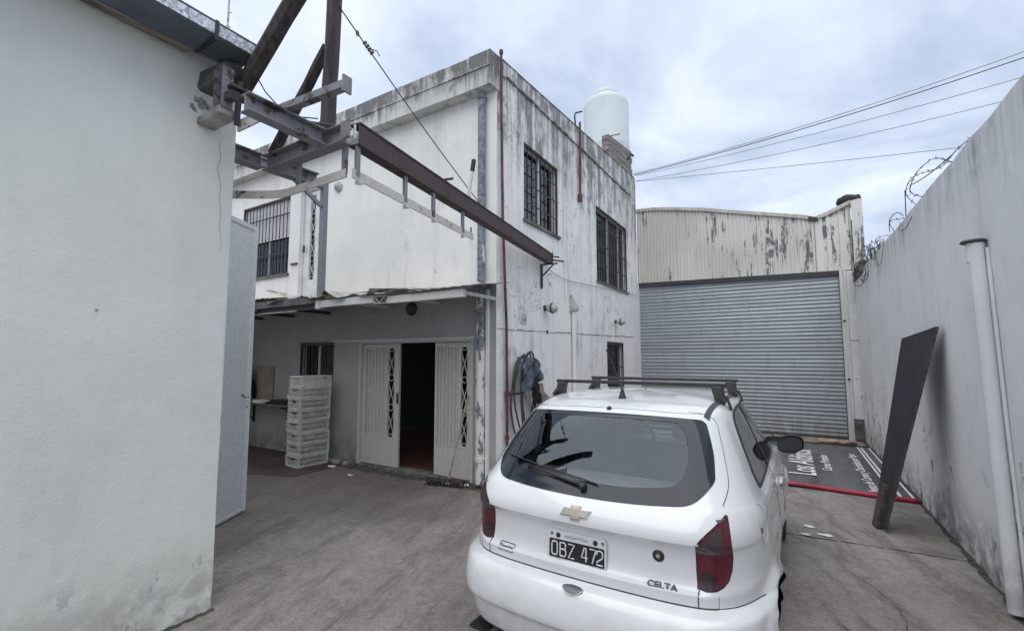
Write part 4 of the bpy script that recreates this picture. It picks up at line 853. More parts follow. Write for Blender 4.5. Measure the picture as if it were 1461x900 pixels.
tag(MB().lathe([(.10, 4.86), (.20, 4.90), (.22, 4.98), (.19, 5.06), (.10, 5.09), (0, 5.07)], (1.24, 11.8, .0), 14).build('black_bundle', 'black_rubber', smooth=True, jit=.02), 'lumpy black bundle on the right end of the warehouse roof edge', 'bundle')

# ------------------------------------------------------------------ right boundary wall
bw = thing('boundary_wall', 'long plain grey boundary wall along the right side', 'wall', (1.35, 4, 0))
rows = []
ys = [-3 + .4 * i for i in range(37)]
for z in (0, .3, .7, 1.2, 1.8, 2.4, 2.9, 3.28): rows.append([(1.232 + random.uniform(-.004, .004), y, z + (random.uniform(-.012, .012) if z > 3 else 0)) for y in ys])
top = rows[-1]; rows.append([(1.45, p[1], p[2]) for p in top]); rows.append([(1.45, p[1], 0) for p in top]); MB().grid(rows).build('wall', 'right_plaster', bw, smooth=True, autos=30)
pp = thing('capped_pipe', 'thick pale plastic pipe with dark cap fixed to the right wall', 'pipe', (1.16, 4.3, 0))
MB().tube([(1.172, 4.43, 2.46), (1.172, 4.36, 1.2), (1.172, 4.27, .03)], .042, 20).build('tube', 'pvc', pp, smooth=True, autos=40)
MB().tube([(1.172, 4.437, 2.33), (1.172, 4.445, 2.47)], .049, 20).build('socket', 'pvc', pp, smooth=True, autos=40); MB().lathe([(0, 2.49), (.066, 2.487), (.072, 2.475), (.06, 2.465), (0, 2.465)], (1.165, 4.445, 0), 20).build('cap', 'trim_grey', pp)
MB().tube([(1.222, 4.40, 2.42), (1.222, 4.33, 1.2), (1.222, 4.235, .05)], .011, 8).build('thin_pipe', 'pvc', pp)
# barbed wire
bwr = thing('barbed_wire', 'tangled barbed wire loops along the top of the right wall', 'wire', (1.3, 8, 3.28))
def barb(P, r=.004, step=3):
    m = MB().tube(P, r, 4); n = 0
    for i in range(1, len(P) - 1, step):
        p = Vector(P[i])
        for k in range(2): v = Vector((random.uniform(-1, 1), random.uniform(-1, 1), random.uniform(-1, 1))).normalized() * .022; m.tube([p - v, p + v], r * .7, 3)
    return m.build('strand', 'wire', bwr)
loop = lambda c, ry, rz, a0, a1, ph=0, dx=.03: [(c[0] + dx * math.sin(a * 1.7 + ph), c[1] + ry * math.cos(a), c[2] + rz * math.sin(a)) for a in [a0 + (a1 - a0) * i / 28 for i in range(29)]]
barb(loop((1.20, 10.0, 3.32), .62, .30, 1.2, 5.6)); barb(loop((1.22, 9.9, 3.34), .50, .25, .5, 5.2, 2)); barb(loop((1.25, 10.4, 3.30), .4, .22, 0, 6.2, 3)); barb(loop((1.16, 10.2, 3.28), .66, .33, 1.0, 5.9, 1), .0055)
barb(cr_spline([(1.26, 9.3, 3.30), (1.2, 8.5, 3.42), (1.30, 7.9, 3.34), (1.22, 7.6, 3.44), (1.28, 7.0, 3.32)], 8)); barb(cr_spline([(1.28, 6.4, 3.28), (1.22, 6.6, 3.50), (1.22, 6.3, 3.58), (1.26, 5.9, 3.50), (1.28, 5.5, 3.40), (1.25, 4.9, 3.34), (1.3, 4.4, 3.31)], 8))
barb(cr_spline([(1.26, 6.1, 3.30), (1.20, 6.3, 3.44), (1.22, 6.1, 3.56), (1.25, 5.6, 3.52), (1.3, 5.3, 3.36)], 8)); MB().tube(cr_spline([(1.2, 6.3, 3.50), (1.22, 5.7, 3.40), (1.3, 5.3, 3.42)], 6), .005, 4).build('strand', 'wire', bwr)
MB().tube(cr_spline([(1.215, 7.6, 3.3), (1.19, 7.4, 3.42), (1.2, 7.0, 3.40), (1.2, 6.7, 3.28)], 6), .005, 4).build('strand', 'wire', bwr); MB().tube(cr_spline([(1.24, 7.1, 3.3), (1.19, 6.9, 3.16), (1.19, 6.6, 3.10), (1.2, 6.3, 3.16)], 6), .004, 4).build('strand', 'wire', bwr)
MB().tube(cr_spline([(1.24, 9.0, 3.3), (1.19, 8.6, 3.05), (1.19, 8.2, 3.0), (1.2, 7.9, 3.3)], 6), .004, 4).build('strand', 'wire', bwr); MB().tube([(1.26, 6.9, 3.3), (1.25, 6.8, 3.6)], .006, 4).build('stake', 'wire', bwr)
q = MB(); rnd = random.Random(11)
for k in range(46):
    c = (1.22 + rnd.uniform(-.04, .08), rnd.uniform(8.6, 11.2), 3.30 + rnd.uniform(0, .10)); r_ = rnd.uniform(.06, .18); a0 = rnd.uniform(0, 6)
    q.tube([(c[0] + rnd.uniform(-.02, .02), c[1] + r_ * math.cos(a), c[2] + r_ * .8 * math.sin(a)) for a in [a0 + .5 * i for i in range(10)]], .0055, 3)
q.build('dense_tangle', 'wire', bwr)['kind'] = 'stuff'
q = MB().box(1.20, 1.30, 10.3, 11.45, 3.2, 3.42); q.build('old_mortar', 'dark_concrete', bw, jit=.03)
# leaning board
A1, B1 = Vector((.69, 5.80, .0)), Vector((1.13, 6.02, 1.90)); lbd = thing('leaning_board', 'long black painted board leaning against the right wall', 'board', tuple(A1))
ax = (B1 - A1).normalized(); rr = Vector((-.10, .99, 0)); rr = (rr - ax * rr.dot(ax)).normalized(); nn = ax.cross(rr).normalized()
def plk(a, b, w0, w1, th, off=0.0):
    vs = []
    for p, w in ((a, w0), (b, w1)):
        for i, j in ((-1, -1), (1, -1), (1, 1), (-1, 1)): vs.append(p + rr * (i * w / 2) + nn * (j * th / 2 + off))
    return MB().add(vs, [(0, 1, 2, 3), (7, 6, 5, 4), (0, 4, 5, 1), (1, 5, 6, 2), (2, 6, 7, 3), (3, 7, 4, 0)])
plk(A1 + ax * .03, B1, .34, .88, .025).build('board', 'board_black', lbd, bevel=.004)
plk(A1 + rr * -.0, A1 + ax * .42, .14, .16, .05, .02 if nn.x < 0 else -.02).build('batten', 'board_edge', lbd)
for s_ in (-1,): MB().obox(A1 + ax * .05 + rr * s_ * .16, B1 + rr * s_ * .43, .02, .036).build('edge_strip', 'board_edge', lbd)

# ------------------------------------------------------------------ sign lying on the ground
sg = thing('fallen_sign', 'big dark sign sheet with white lettering lying on the ground', 'sign', (-.4, 8.7, 0))
rows = []
for i in range(13):
    y = 7.0 + 3.55 * i / 12; rows.append([(x, y + .03 * math.sin(x * 2), .028 + .005 * math.sin(x * 5 + y * 3) + .003 * math.sin(x * 11 - y * 7)) for x in [-1.9 + 3.11 * k / 10 for k in range(11)]])
MB().grid(rows).build('sheet', 'vinyl', sg, smooth=True); 
P = [(-1.9, 7.05, .03), (-.9, 7.08, .034), (-.1, 7.06, .034), (.5, 7.0, .03), (.85, 6.97, .028), (1.20, 6.96, .028)]
MB().tube(cr_spline(P, 5), .029, 8).build('near_edge_tube', 'red_frame', sg, smooth=True); MB().obox((1.215, 6.95, .02), (1.205, 10.5, .02), .02, .03).build('side_edge', 'dark_steel', sg); MB().obox((-1.9, 10.56, .03), (1.2, 10.56, .03), .03, .04).build('far_edge', 'dark_steel', sg)
for x, w in ((1.0, .026), (1.052, .026), (1.165, .022)): MB().box(x - w / 2, x + w / 2, 7.0, 10.45, .0375, .040).build('stripe', 'sign_white', sg)
tm = lambda x, y, s_=1: Matrix.Translation((x, y, .0395)) @ Matrix.Rotation(R(90), 4, 'Z')
text('lettering', 'Los Aldinos', .47, 'sign_white', sg, tm(.259, 7.64), .0008, .92, 'LEFT', .006); text('lettering', 'Carnes Premium', .17, 'sign_white', sg, tm(.475, 8.10), .0008, 1.05, 'LEFT', .002)
text('lettering', 'Venta de Carnes y Chacinados por Mayor', .155, 'sign_white', sg, tm(.875, 7.10), .0008, .98, 'LEFT', .002)
MB().box(-.45, -.42, 7.3, 9.6, .0375, .040).build('stripe', 'sign_white', sg)
# cardboard by the shutter
m = MB(); rnd = random.Random(9); rows = []
for i in range(7): rows.append([(.42 + .62 * k / 8 + rnd.uniform(-.02, .02), 10.62 + .32 * i / 6 + .12 * k / 8 + rnd.uniform(-.015, .015), .045 + rnd.uniform(0, .05)) for k in range(9)])
m.grid(rows); m.grid([[(p[0], p[1], p[2] - .012) for p in r] for r in rows]); tag(m.build('cardboard', 'cardboard'), 'flattened brown cardboard at the right foot of the shutter', 'cardboard')

# ------------------------------------------------------------------ tank, wires, mast
tk = thing('water_tank', 'pale blue cylindrical water tank on the house roof', 'tank', (-3.79, 11, 6.2)); c = (-3.79, 11.0, 0); r_ = .575
MB().lathe([(r_ * .98, 5.9), (r_, 6.3), (r_, 7.0), (r_ * 1.006, 7.02), (r_ * 1.006, 7.06), (r_, 7.08), (r_, 8.15), (r_ * .985, 8.24), (r_ * .9, 8.30), (r_ * .62, 8.42), (r_ * .5, 8.44)], c, 40).build('body', 'tank', tk, smooth=True, autos=50)
MB().lathe([(r_ * .52, 8.42), (r_ * .55, 8.46), (r_ * .54, 8.54), (r_ * .45, 8.58), (0, 8.60)], c, 30).build('lid', 'tank', tk, smooth=True, autos=50)
MB().tube([(-4.34, 10.75, 8.12), (-4.52, 10.7, 8.10), (-4.54, 10.7, 8.0), (-4.44, 10.7, 7.0), (-4.42, 10.7, 5.9)], .022, 8).build('overflow_pipe', 'bars', tk, smooth=True); MB().tube([(-3.2, 10.9, 6.6), (-3.15, 10.95, 6.75), (-3.16, 11.2, 6.8)], .03, 8).build('outlet_elbow', 'bars', tk)
MB().box(-4.3, -3.3, 10.4, 11.3, 5.3, 5.9).build('base', 'concrete_block', tk)
def wire(a, b, sag, r, label):
    a, b = Vector(a), Vector(b); P = [a + (b - a) * t_ / 20 - Vector((0, 0, sag * 4 * (t_ / 20) * (1 - t_ / 20))) for t_ in range(21)]; tag(MB().tube(P, r, 5).build('overhead_wire', 'cable'), label, 'wire', 'overhead wires above the warehouse')
wire((-3.95, 14, 7.49), (5.2, 14, 8.46), .16, .007, 'topmost thin overhead wire running to the upper right'); wire((-3.96, 14.05, 7.47), (5.2, 14, 8.32), .14, .012, 'thickest overhead wire just under the topmost one')
wire((-3.9, 14.1, 7.45), (5.0, 14, 7.84), .10, .0065, 'third overhead wire from the top'); wire((-3.9, 14.1, 7.28), (5.0, 14, 7.40), .12, .0065, 'fourth overhead wire, second lowest'); wire((-3.9, 14.1, 7.27), (4.2, 14, 6.42), .02, .0065, 'lowest overhead wire, almost level above the warehouse')
am = thing('antenna_mast', 'thin distant antenna mast rising behind the left roof', 'antenna', (-21.4, 10, 12))
MB().tube([(-21.37, 10, 12), (-21.37, 10, 20)], .05, 6).build('pole', 'rail_steel', am)
for z in (16.8, 17.5, 18.2, 18.9): MB().tube([(-21.37, 10, z), (-21.1, 10, z - .06)], .025, 5).build('rung', 'rail_steel', am)
# ------------------------------------------------------------------ the car (built in its own frame: x right, y forward from the rear bumper, z up)
CAR_Y = 1.9                                     # local origin sits at mid length
car = thing('parked_car', 'white three door hatchback with black roof bars parked in the yard', 'car', (-.915 + .012 + CAR_Y * math.sin(R(.8)), 1.99 + CAR_Y * math.cos(R(.8)), 0), rz=R(-.6))
ORG[car] = Vector((0, CAR_Y, 0))                # meshes below use y from the bumper
RING = [  # yr, yf, W, zr, zm, zf
 (.16, 3.60, .66, .245, .19, .22), (.06, 3.70, .74, .262, .20, .25), (.035, 3.72, .758, .30, .24, .28), (.02, 3.745, .770, .36, .30, .35), (.012, 3.76, .777, .40, .345, .40), (-.015, 3.77, .790, .418, .38, .42),
 (-.018, 3.775, .799, .47, .45, .47), (-.006, 3.775, .803, .53, .50, .53), (.012, 3.77, .803, .572, .55, .575), (.038, 3.765, .800, .593, .585, .60), (.085, 3.76, .797, .603, .61, .62),
 (.090, 3.755, .796, .615, .63, .64), (.086, 3.74, .795, .655, .68, .67), (.100, 3.72, .794, .70, .72, .69), (.104, 3.70, .792, .76, .76, .715), (.100, 3.66, .790, .82, .81, .745), (.082, 3.62, .787, .85, .835, .76),
 (.088, 3.50, .779, .905, .885, .79), (.125, 3.25, .765, .965, .925, .83), (.165, 2.97, .748, 1.005, .955, .885),
 (.245, 2.76, .712, 1.085, 1.045, .985), (.36, 2.52, .665, 1.20, 1.17, 1.12), (.48, 2.30, .612, 1.31, 1.30, 1.265), (.545, 2.19, .575, 1.352, 1.362, 1.335), (.64, 2.08, .51, 1.380, 1.398, 1.37),
 (.80, 1.90, .40, 1.402, 1.418, 1.395), (1.0, 1.70, .24, 1.418, 1.428, 1.413), (1.2, 1.50, .09, 1.426, 1.432, 1.424), (1.32, 1.38, .004, 1.43, 1.433, 1.43)]
REAR = [(0, 0), (.18, .002), (.36, .008), (.52, .018), (.64, .034), (.72, .056), (.79, .095), (.85, .15), (.90, .22), (.94, .31), (.97, .44), (.99, .66), (1, 1.1)]
FRNT = [(.99, .9), (.97, .66), (.93, .42), (.87, .25), (.76, .12), (.6, .05), (.4, .02), (.2, .005), (0, 0)]
def ssp(a, b, x): t_ = min(1, max(0, (x - a) / (b - a))); return t_ * t_ * (3 - 2 * t_)
RW, FW = (.60, 3.04); WZ, WR = .285, .285
def ring_pts(r):
    yr, yf, W, zr, zm, zf = r; L_ = yf - yr; sc_ = min(W / .8, L_ / 2.35); pts = []
    for xf, d_ in REAR: pts.append((xf * W, yr + d_ * sc_))
    ym = [yr + 1.1 * sc_ + (L_ - 2.0 * sc_ - .1 * sc_) * k / 10 for k in range(1, 10)]
    for y in ym: pts.append((W, y))
    for xf, d_ in FRNT: pts.append((xf * W, yf - d_ * sc_))
    o = []
    for x, y in pts:
        t_ = (y - yr) / L_; z = zm + (zr - zm) * (1 - ssp(0, .24, t_)) + (zf - zm) * ssp(.66, 1, t_); o.append(Vector((x, y, z)))
    return o
SU, SV = 3, 5
rows = [cr_spline(ring_pts(r), SU) for r in RING]
nu = len(rows[0]); cols = [cr_spline([rows[i][j] for i in range(len(rows))], SV) for j in range(nu)]; nv = len(cols[0])
G = [[cols[j][i].copy() for j in range(nu)] for i in range(nv)]
for i in range(nv):
    for j in range(nu):
        p = G[i][j]
        # recess of the tailgate below the logo crease, plus a soft ledge under the plate
        if p.y < .5 and .60 < p.z < .9:
            k = ssp(.59, .53, p.x); p.y += .024 * k * ssp(.856, .843, p.z) * ssp(.655, .67, p.z)
        if p.y < .5 and p.z < .6: p.x *= 1 + .024 * ssp(.45, .3, p.y) * ssp(.6, .57, p.z)
        # wheel arch lips
        if p.x > .55:
            for wy in (RW, FW):
                d_ = math.hypot(p.y - wy, p.z - WZ); p.x += .032 * math.exp(-((d_ - .335) / .035) ** 2) * ssp(.60, .74, p.x) * (1 if p.z < .66 else ssp(.75, .66, p.z))
            if .9 < p.y < 2.75: p.x += .006 * math.exp(-((p.z - .62) / .02) ** 2) - .010 * math.exp(-((p.z - .46) / .08) ** 2)
            p.x += .005 * math.exp(-((p.z - .80 - .01 * p.y) / .025) ** 2) * ssp(.8, 1.1, p.y)
            # shallow dents of the right rear quarter
        G[i][j] = p
V_ = []; idx = {}
for s_ in (1, -1):
    for i in range(nv):
        for j in range(nu):
            if s_ == -1 and (j == 0 or j == nu - 1): idx[(s_, i, j)] = idx[(1, i, j)]; continue
            p = G[i][j]; q_ = Vector((p.x * s_, p.y, p.z))
            if s_ == 1 and p.x > .5:   # dents only on the right side
                for dy, dz, r_, a in ((.86, .80, .10, .020), (1.0, .72, .07, -.012), (1.35, .82, .12, .014), (1.62, .74, .08, -.008)): q_.x -= a * math.exp(-(((p.y - dy) / r_) ** 2 + ((p.z - dz) / (r_ * .7)) ** 2))
            idx[(s_, i, j)] = len(V_); V_.append(q_)
F_ = []
for s_ in (1, -1):
    for i in range(nv - 1):
        for j in range(nu - 1):
            f = (idx[(s_, i, j)], idx[(s_, i, j + 1)], idx[(s_, i + 1, j + 1)], idx[(s_, i + 1, j)]); F_.append(f if s_ == 1 else f[::-1])
bvh = BVHTree.FromPolygons(V_, F_)
def inside(pt, poly):
    x, y = pt; c = False; n = len(poly)
    for i in range(n):
        (x1, y1), (x2, y2) = poly[i], poly[i - 1]
        if (y1 > y) != (y2 > y) and x < (x2 - x1) * (y - y1) / (y2 - y1) + x1: c = not c
    return c
def smooth_poly(P, n=4):
    P = [Vector((a, b, 0)) for a, b in P]; L_ = len(P); o = []
    for i in range(L_):
        p0, p1, p2, p3 = P[i - 1], P[i], P[(i + 1) % L_], P[(i + 2) % L_]
        for k in range(n):
            t_ = k / n; q_ = .5 * ((2 * p1) + (p2 - p0) * t_ + (2 * p0 - 5 * p1 + 4 * p2 - p3) * t_ * t_ + (3 * p1 - p0 - 3 * p2 + p3) * t_ ** 3); o.append((q_.x, q_.y))
    return o
def proj(a, b, d_, off=0.0):
    """project onto the body: 'r' rear (x,z), 's' right side (y,z), 'l' left side, 't' top (x,y), 'w' windscreen (x,z) from the front"""
    o, dr = {'r': ((a, -1.5, b), (0, 1, 0)), 's': ((2, a, b), (-1, 0, 0)), 'l': ((-2, a, b), (1, 0, 0)), 't': ((a, b, 3), (0, 0, -1)), 'w': ((a, 5, b), (0, -1, 0))}[d_]
    h = bvh.ray_cast(Vector(o), Vector(dr))
    if h[0] is None:
        h = bvh.find_nearest(Vector((a, 0, b)) if d_ in 'r' else Vector(o))
    n = h[1]; n = n if n.dot(Vector(dr)) < 0 else -n
    return h[0] + n * off
glass_r = [(0, .975), (.2, .978), (.38, .987), (.50, 1.003), (.572, 1.07), (.573, 1.12), (.558, 1.19), (.525, 1.28), (.505, 1.315), (.46, 1.330), (.3, 1.338), (0, 1.341)]
glass_r = glass_r + [(-a, b) for a, b in glass_r[-2:0:-1]]
inner_r = [(0, 1.035), (.2, 1.035), (.36, 1.05), (.42, 1.062), (.452, 1.10), (.462, 1.16), (.452, 1.22), (.428, 1.275), (.40, 1.298), (.38, 1.312), (.25, 1.318), (0, 1.320)]
inner_r = inner_r + [(-a, b) for a, b in inner_r[-2:0:-1]]
GR, GI = smooth_poly(glass_r, 5), smooth_poly(inner_r, 5)
side_all = smooth_poly([(.76, .985), (.775, 1.09), (.85, 1.23), (.95, 1.312), (1.15, 1.345), (1.5, 1.352), (1.9, 1.345), (2.12, 1.315), (2.4, 1.17), (2.72, .985), (2.6, .972), (1.8, .968), (1.2, .968), (.86, .968)], 4)
wind = smooth_poly([(0, .945), (.35, .95), (.60, .965), (.655, .99), (.60, 1.14), (.53, 1.28), (.48, 1.315), (.3, 1.325), (0, 1.328), (-.3, 1.325), (-.48, 1.315), (-.53, 1.28), (-.60, 1.14), (-.655, .99), (-.60, .965), (-.35, .95)], 4)
shrink = lambda P, k: [((a - sum(q[0] for q in P) / len(P)) * k + sum(q[0] for q in P) / len(P), (b - sum(q[1] for q in P) / len(P)) * k + sum(q[1] for q in P) / len(P)) for a, b in P]
GRs, SAs, WDs = shrink(GR, .955), shrink(side_all, .955), shrink(wind, .96)
keepB, keepP, keepF = [], [], []
for f in F_:
    c = sum((V_[k] for k in f), Vector()) / len(f)
    if c.y < 1.2 and c.z > .95 and abs(c.x) < .62 and inside((c.x, c.z), GRs): continue
    if abs(c.x) > .5 and .75 < c.y < 2.8 and c.z > .95 and inside((c.y, c.z), SAs): continue
    if c.y > 2.0 and c.z > .93 and inside((c.x, c.z), WDs) and abs(c.x) < .66: continue
    if abs(c.x) > .55 and min(math.hypot(c.y - RW, c.z - WZ), math.hypot(c.y - FW, c.z - WZ)) < .322: continue
    seam = .606 + .05 * ssp(.30, .42, c.y) * 0
    (keepP if (c.y < .62 and c.z < seam) else keepF if (c.y > 3.2 and c.z < .6) else keepB).append(f)
def sub(fs, name, mat):
    used = {}; m = MB()
    for f in fs:
        t_ = []
        for k in f:
            if k not in used: used[k] = len(m.v); m.v.append(V_[k])
            t_.append(used[k])
        m.f.append(tuple(t_))
    o = m.build(name, mat, car, smooth=True, fixn=False, autos=50); return o
body = sub(keepB, 'body', 'paint')
# make normals face outward
bump_ = sub(keepP, 'bumper', 'paint'); bump2 = sub(keepF, 'bumper', 'paint')
for o in (body, bump_, bump2):
    bm = bmesh.new(); bm.from_mesh(o.data); ref = next((f for f in bm.faces if f.calc_center_median().x > .3), None)
    if ref and ref.normal.x < 0 and False: pass
    bm.normal_update(); s_ = sum(f.normal.dot(f.calc_center_median() - Vector((0, 0, .6))) for f in bm.faces)
    if s_ < 0: bmesh.ops.reverse_faces(bm, faces=bm.faces)
    bm.to_mesh(o.data); bm.free(); o.data.polygons.foreach_set('use_smooth', [True] * len(o.data.polygons))
def patch(poly, d_, off, name, mat, par, nr=7, thick=0.0, hole=None, sm=True):
    assert not hole or len(hole) == len(poly); cx_ = sum(p[0] for p in poly) / len(poly); cy_ = sum(p[1] for p in poly) / len(poly); n = len(poly); m = MB(); R_ = []
    for k in range(nr + 1):
        t_ = k / nr
        if hole: R_.append([proj(h[0] + (p[0] - h[0]) * t_, h[1] + (p[1] - h[1]) * t_, d_, off) for p, h in zip(poly, hole)])
        else: tt = max(t_, .02); R_.append([proj(cx_ + (p[0] - cx_) * tt, cy_ + (p[1] - cy_) * tt, d_, off) for p in poly])
    if thick: R_.append([proj(p[0], p[1], d_, off - thick) for p in poly])
    if thick and hole: R_.insert(0, [proj(h[0], h[1], d_, off - thick) for h in hole])
    base = len(m.v)
    for r in R_: m.v += r
    for k in range(len(R_) - 1):
        for i in range(n): m.f.append((k * n + i, k * n + (i + 1) % n, (k + 1) * n + (i + 1) % n, (k + 1) * n + i))
    if not hole: m.f.append(tuple(range(n)))
    return m.build(name, mat, par, smooth=sm, autos=55)
def line(P, d_, name, mat, par, r=.0025, off=.0, n=4, seg=8, closed=False):
    Q_ = [proj(p.x, p.y, d_, off) for p in cr_spline([(a, b, 0) for a, b in P], seg)]; return MB().tube(Q_, r, n).build(name, mat, par, smooth=True)
rg = patch(GR, 'r', .003, 'rear_window', 'frit', car, 5, .02, GI); patch(GI, 'r', .001, 'pane', 'car_glass', rg, 8)
for d_, lab in (('s', None), ('l', None)):
    yb0, yb1 = 1.50, 1.56
    P_ = [(.76, .985), (.775, 1.09), (.85, 1.23), (.95, 1.312), (1.15, 1.345), (1.5, 1.352), (1.9, 1.345), (2.12, 1.315), (2.4, 1.17), (2.72, .985), (2.6, .972), (1.8, .968), (1.2, .968), (.86, .968)]
    so_ = side_all; si_ = shrink(side_all, .93); w = patch(so_, d_, .002, 'side_window', 'black_plastic', car, 3, .015, si_); patch(si_, d_, .000, 'pane', 'side_glass', w, 8)
    div = [(1.38, .972), (1.44, .972), (1.40, 1.345), (1.345, 1.345)]; patch(div, d_, .004, 'window_pillar', 'black_plastic', w, 4, sm=False)
ws = patch(wind, 'w', .002, 'windscreen', 'car_glass', car, 8)
# tail lights
tl_old = [(.522, .672), (.518, .75), (.518, .825), (.523, .86), (.545, .888), (.580, .920), (.608, .947), (.630, .972), (.641, .966), (.648, .93), (.656, .86), (.658, .80), (.650, .74), (.630, .698), (.60, .675), (.56, .666)]
tl = [(.522, .672), (.518, .75), (.518, .83), (.524, .858), (.540, .882), (.565, .908), (.592, .932), (.616, .956), (.630, .970), (.638, .964), (.644, .94), (.651, .90), (.656, .85), (.657, .80), (.652, .75), (.640, .71), (.622, .688), (.60, .676), (.56, .668)]
def fine_poly(P, st=.01):
    o = []
    for i in range(len(P)):
        (a, b), (c, d) = P[i], P[(i + 1) % len(P)]; n = max(1, int(math.hypot(c - a, d - b) / st)); o += [(a + (c - a) * k / n, b + (d - b) * k / n) for k in range(n)]
    return o
shrink2 = lambda P, k: [((a - .592) * k + .592, (b - .80) * k + .80) for a, b in P]
for s_ in (1, -1):
    P_ = fine_poly([(a * s_, b) for a, b in tl])
    L_ = patch(P_, 'r', .0015, 'tail_light', 'lamp_dark', car, 5, .01)
    red = shrink2(tl, .93); patch(fine_poly([(a * s_, b) for a, b in red]), 'r', .0030, 'brake_lens', 'lamp_red', L_, 8, .002)
    sm_ = [(.530, .818), (.530, .848), (.546, .872), (.568, .893), (.592, .913), (.608, .927), (.616, .922), (.620, .89), (.622, .818)]; patch(fine_poly([(a * s_, b) for a, b in sm_]), 'r', .0052, 'indicator_lens', 'lamp_smoke', L_, 6, .002)
    ed_unused = [(.633, .820), (.631, .90), (.624, .94), (.630, .957), (.638, .948), (.645, .90), (.650, .820)]; None
    c = (.563 * s_, .715); patch([(c[0] + .032 * math.cos(a), c[1] + .034 * math.sin(a)) for a in [i * math.pi / 10 for i in range(20)]], 'r', .0052, 'reverse_lens', 'lamp_dark', L_, 3, .002)
# shut lines
for s_ in (1, -1):
    line([(.530 * s_, .612), (.530 * s_, .67)], 'r', 'shut_line', 'black_plastic', car, .003)
    line([(.618 * s_, .995), (.630 * s_, 1.06), (.605 * s_, 1.16), (.575 * s_, 1.25), (.548 * s_, 1.315), (.50 * s_, 1.350), (.42 * s_, 1.362)], 'r', 'shut_line', 'trim_grey', car, .0022)
    line([(.46 * s_, .62), (.462 * s_, 1.1), (.462 * s_, 1.9)], 't', 'roof_moulding', 'trim_grey', car, .001) if 0 else None
    a = MB(); ys_ = [.62 + .04 * k for k in range(36)]; rw = []
    for y in ys_: rw.append([proj(x * s_, y, 't', .003) for x in (.495 + .02 * ssp(.6, 1.1, y), .522 + .02 * ssp(.6, 1.1, y))])
    a.grid(rw).build('roof_moulding', 'trim_grey', car, smooth=True)
    sd_ = 's' if s_ == 1 else 'l'
    line([(1.40, .965), (1.44, .80), (1.46, .55), (1.43, .30)], sd_, 'shut_line', 'trim_grey', car, .0025); line([(2.72, .97), (2.70, .7), (2.62, .30)], sd_, 'shut_line', 'trim_grey', car, .0025)
    line([(1.56, .83), (1.70, .832)], sd_, 'door_handle', 'paint', car, .014, .012)
line([(-.50, 1.352), (-.2, 1.362), (0, 1.364), (.2, 1.362), (.50, 1.352)], 'r', 'shut_line', 'trim_grey', car, .0022)
# bumper seam all round the tail
for s_ in (1, -1):
    P_ = [Vector((q.x * s_, q.y, q.z)) for q in [G[0][0]][:0]]
zs_ = .6065; seam = []
for k in range(-40, 41): 
    x = .60 * k / 40; seam.append(proj(x, zs_, 'r', .0))
MB().tube(seam, .0035, 5).build('bumper_seam', 'black_plastic', car, smooth=True)
for s_, d_ in ((1, 's'), (-1, 'l')):
    P_ = [proj(s_ * x, zs_, 'r', 0) for x in (.60, .64, .68)] ; Q_ = [proj(y, zs_ + .05 * ssp(.30, .44, y) * 0, d_, 0) for y in (.18, .22, .26, .30, .34, .38, .41)]
    MB().tube(P_ + Q_, .0025, 5).build('bumper_seam', 'trim_grey', car, smooth=True)
    line([(.603 * s_, .608), (.606 * s_, .655)], 'r', 'shut_line', 'trim_grey', car, .0015)
# wheels, wells, underbody
def wheel(y, s_):
    w = MB(); prof = []
    for x, r_ in ((-.085, .19), (-.085, .25), (-.075, .275), (-.055, .285), (.055, .285), (.075, .275), (.085, .25), (.085, .20)): prof.append((r_, x))
    w.lathe(prof, (s_ * .695, y, WZ), 36, 'x'); o = w.build('wheel', 'black_rubber', car, smooth=True, autos=35)
    q = MB()
    for k in range(5):
        x = -.055 + .0275 * k; q.lathe([(.286, x - .004), (.2875, x), (.286, x + .004)], (s_ * .695, y, WZ), 36, 'x')
    for k in range(48):
        a = 2 * math.pi * k / 48; q.obox((s_ * .695 - .075, y + .2825 * math.cos(a), WZ + .2825 * math.sin(a)), (s_ * .695 - .03, y + .2825 * math.cos(a + .06), WZ + .2825 * math.sin(a + .06)), .008, .006); q.obox((s_ * .695 + .075, y + .2825 * math.cos(a), WZ + .2825 * math.sin(a)), (s_ * .695 + .03, y + .2825 * math.cos(a + .06), WZ + .2825 * math.sin(a + .06)), .008, .006)
    q.build('tread', 'black_rubber', o)
    q = MB(); X = s_ * .695 + s_ * .06; q.lathe([(.20, s_ * .02), (.185, s_ * .02), (.175, 0), (.06, s_ * .0), (.05, s_ * .015), (0, s_ * .015)], (X, y, WZ), 30, 'x')
    for k in range(8):
        a = 2 * math.pi * k / 8; q.obox((X + s_ * .006, y + .05 * math.cos(a), WZ + .05 * math.sin(a)), (X + s_ * .012, y + .18 * math.cos(a), WZ + .18 * math.sin(a)), .022, .022)
    q.build('rim', 'rim', o, smooth=True, autos=30)
for y in (RW, FW):
    for s_ in (1, -1):
        wheel(y, s_); q = MB(); A_ = [math.pi * k / 16 - .25 * (1 - k / 8) for k in range(17)]
        rw = [[(s_ * x, y + .335 * math.cos(a), WZ + .335 * math.sin(a)) for a in [-.25 + (math.pi + .5) * k / 20 for k in range(21)]] for x in (.45, .70)]; q.grid(rw); q.add([rw[0][k] for k in range(21)], [tuple(range(21))]); q.build('wheel_well', 'black_plastic', car)
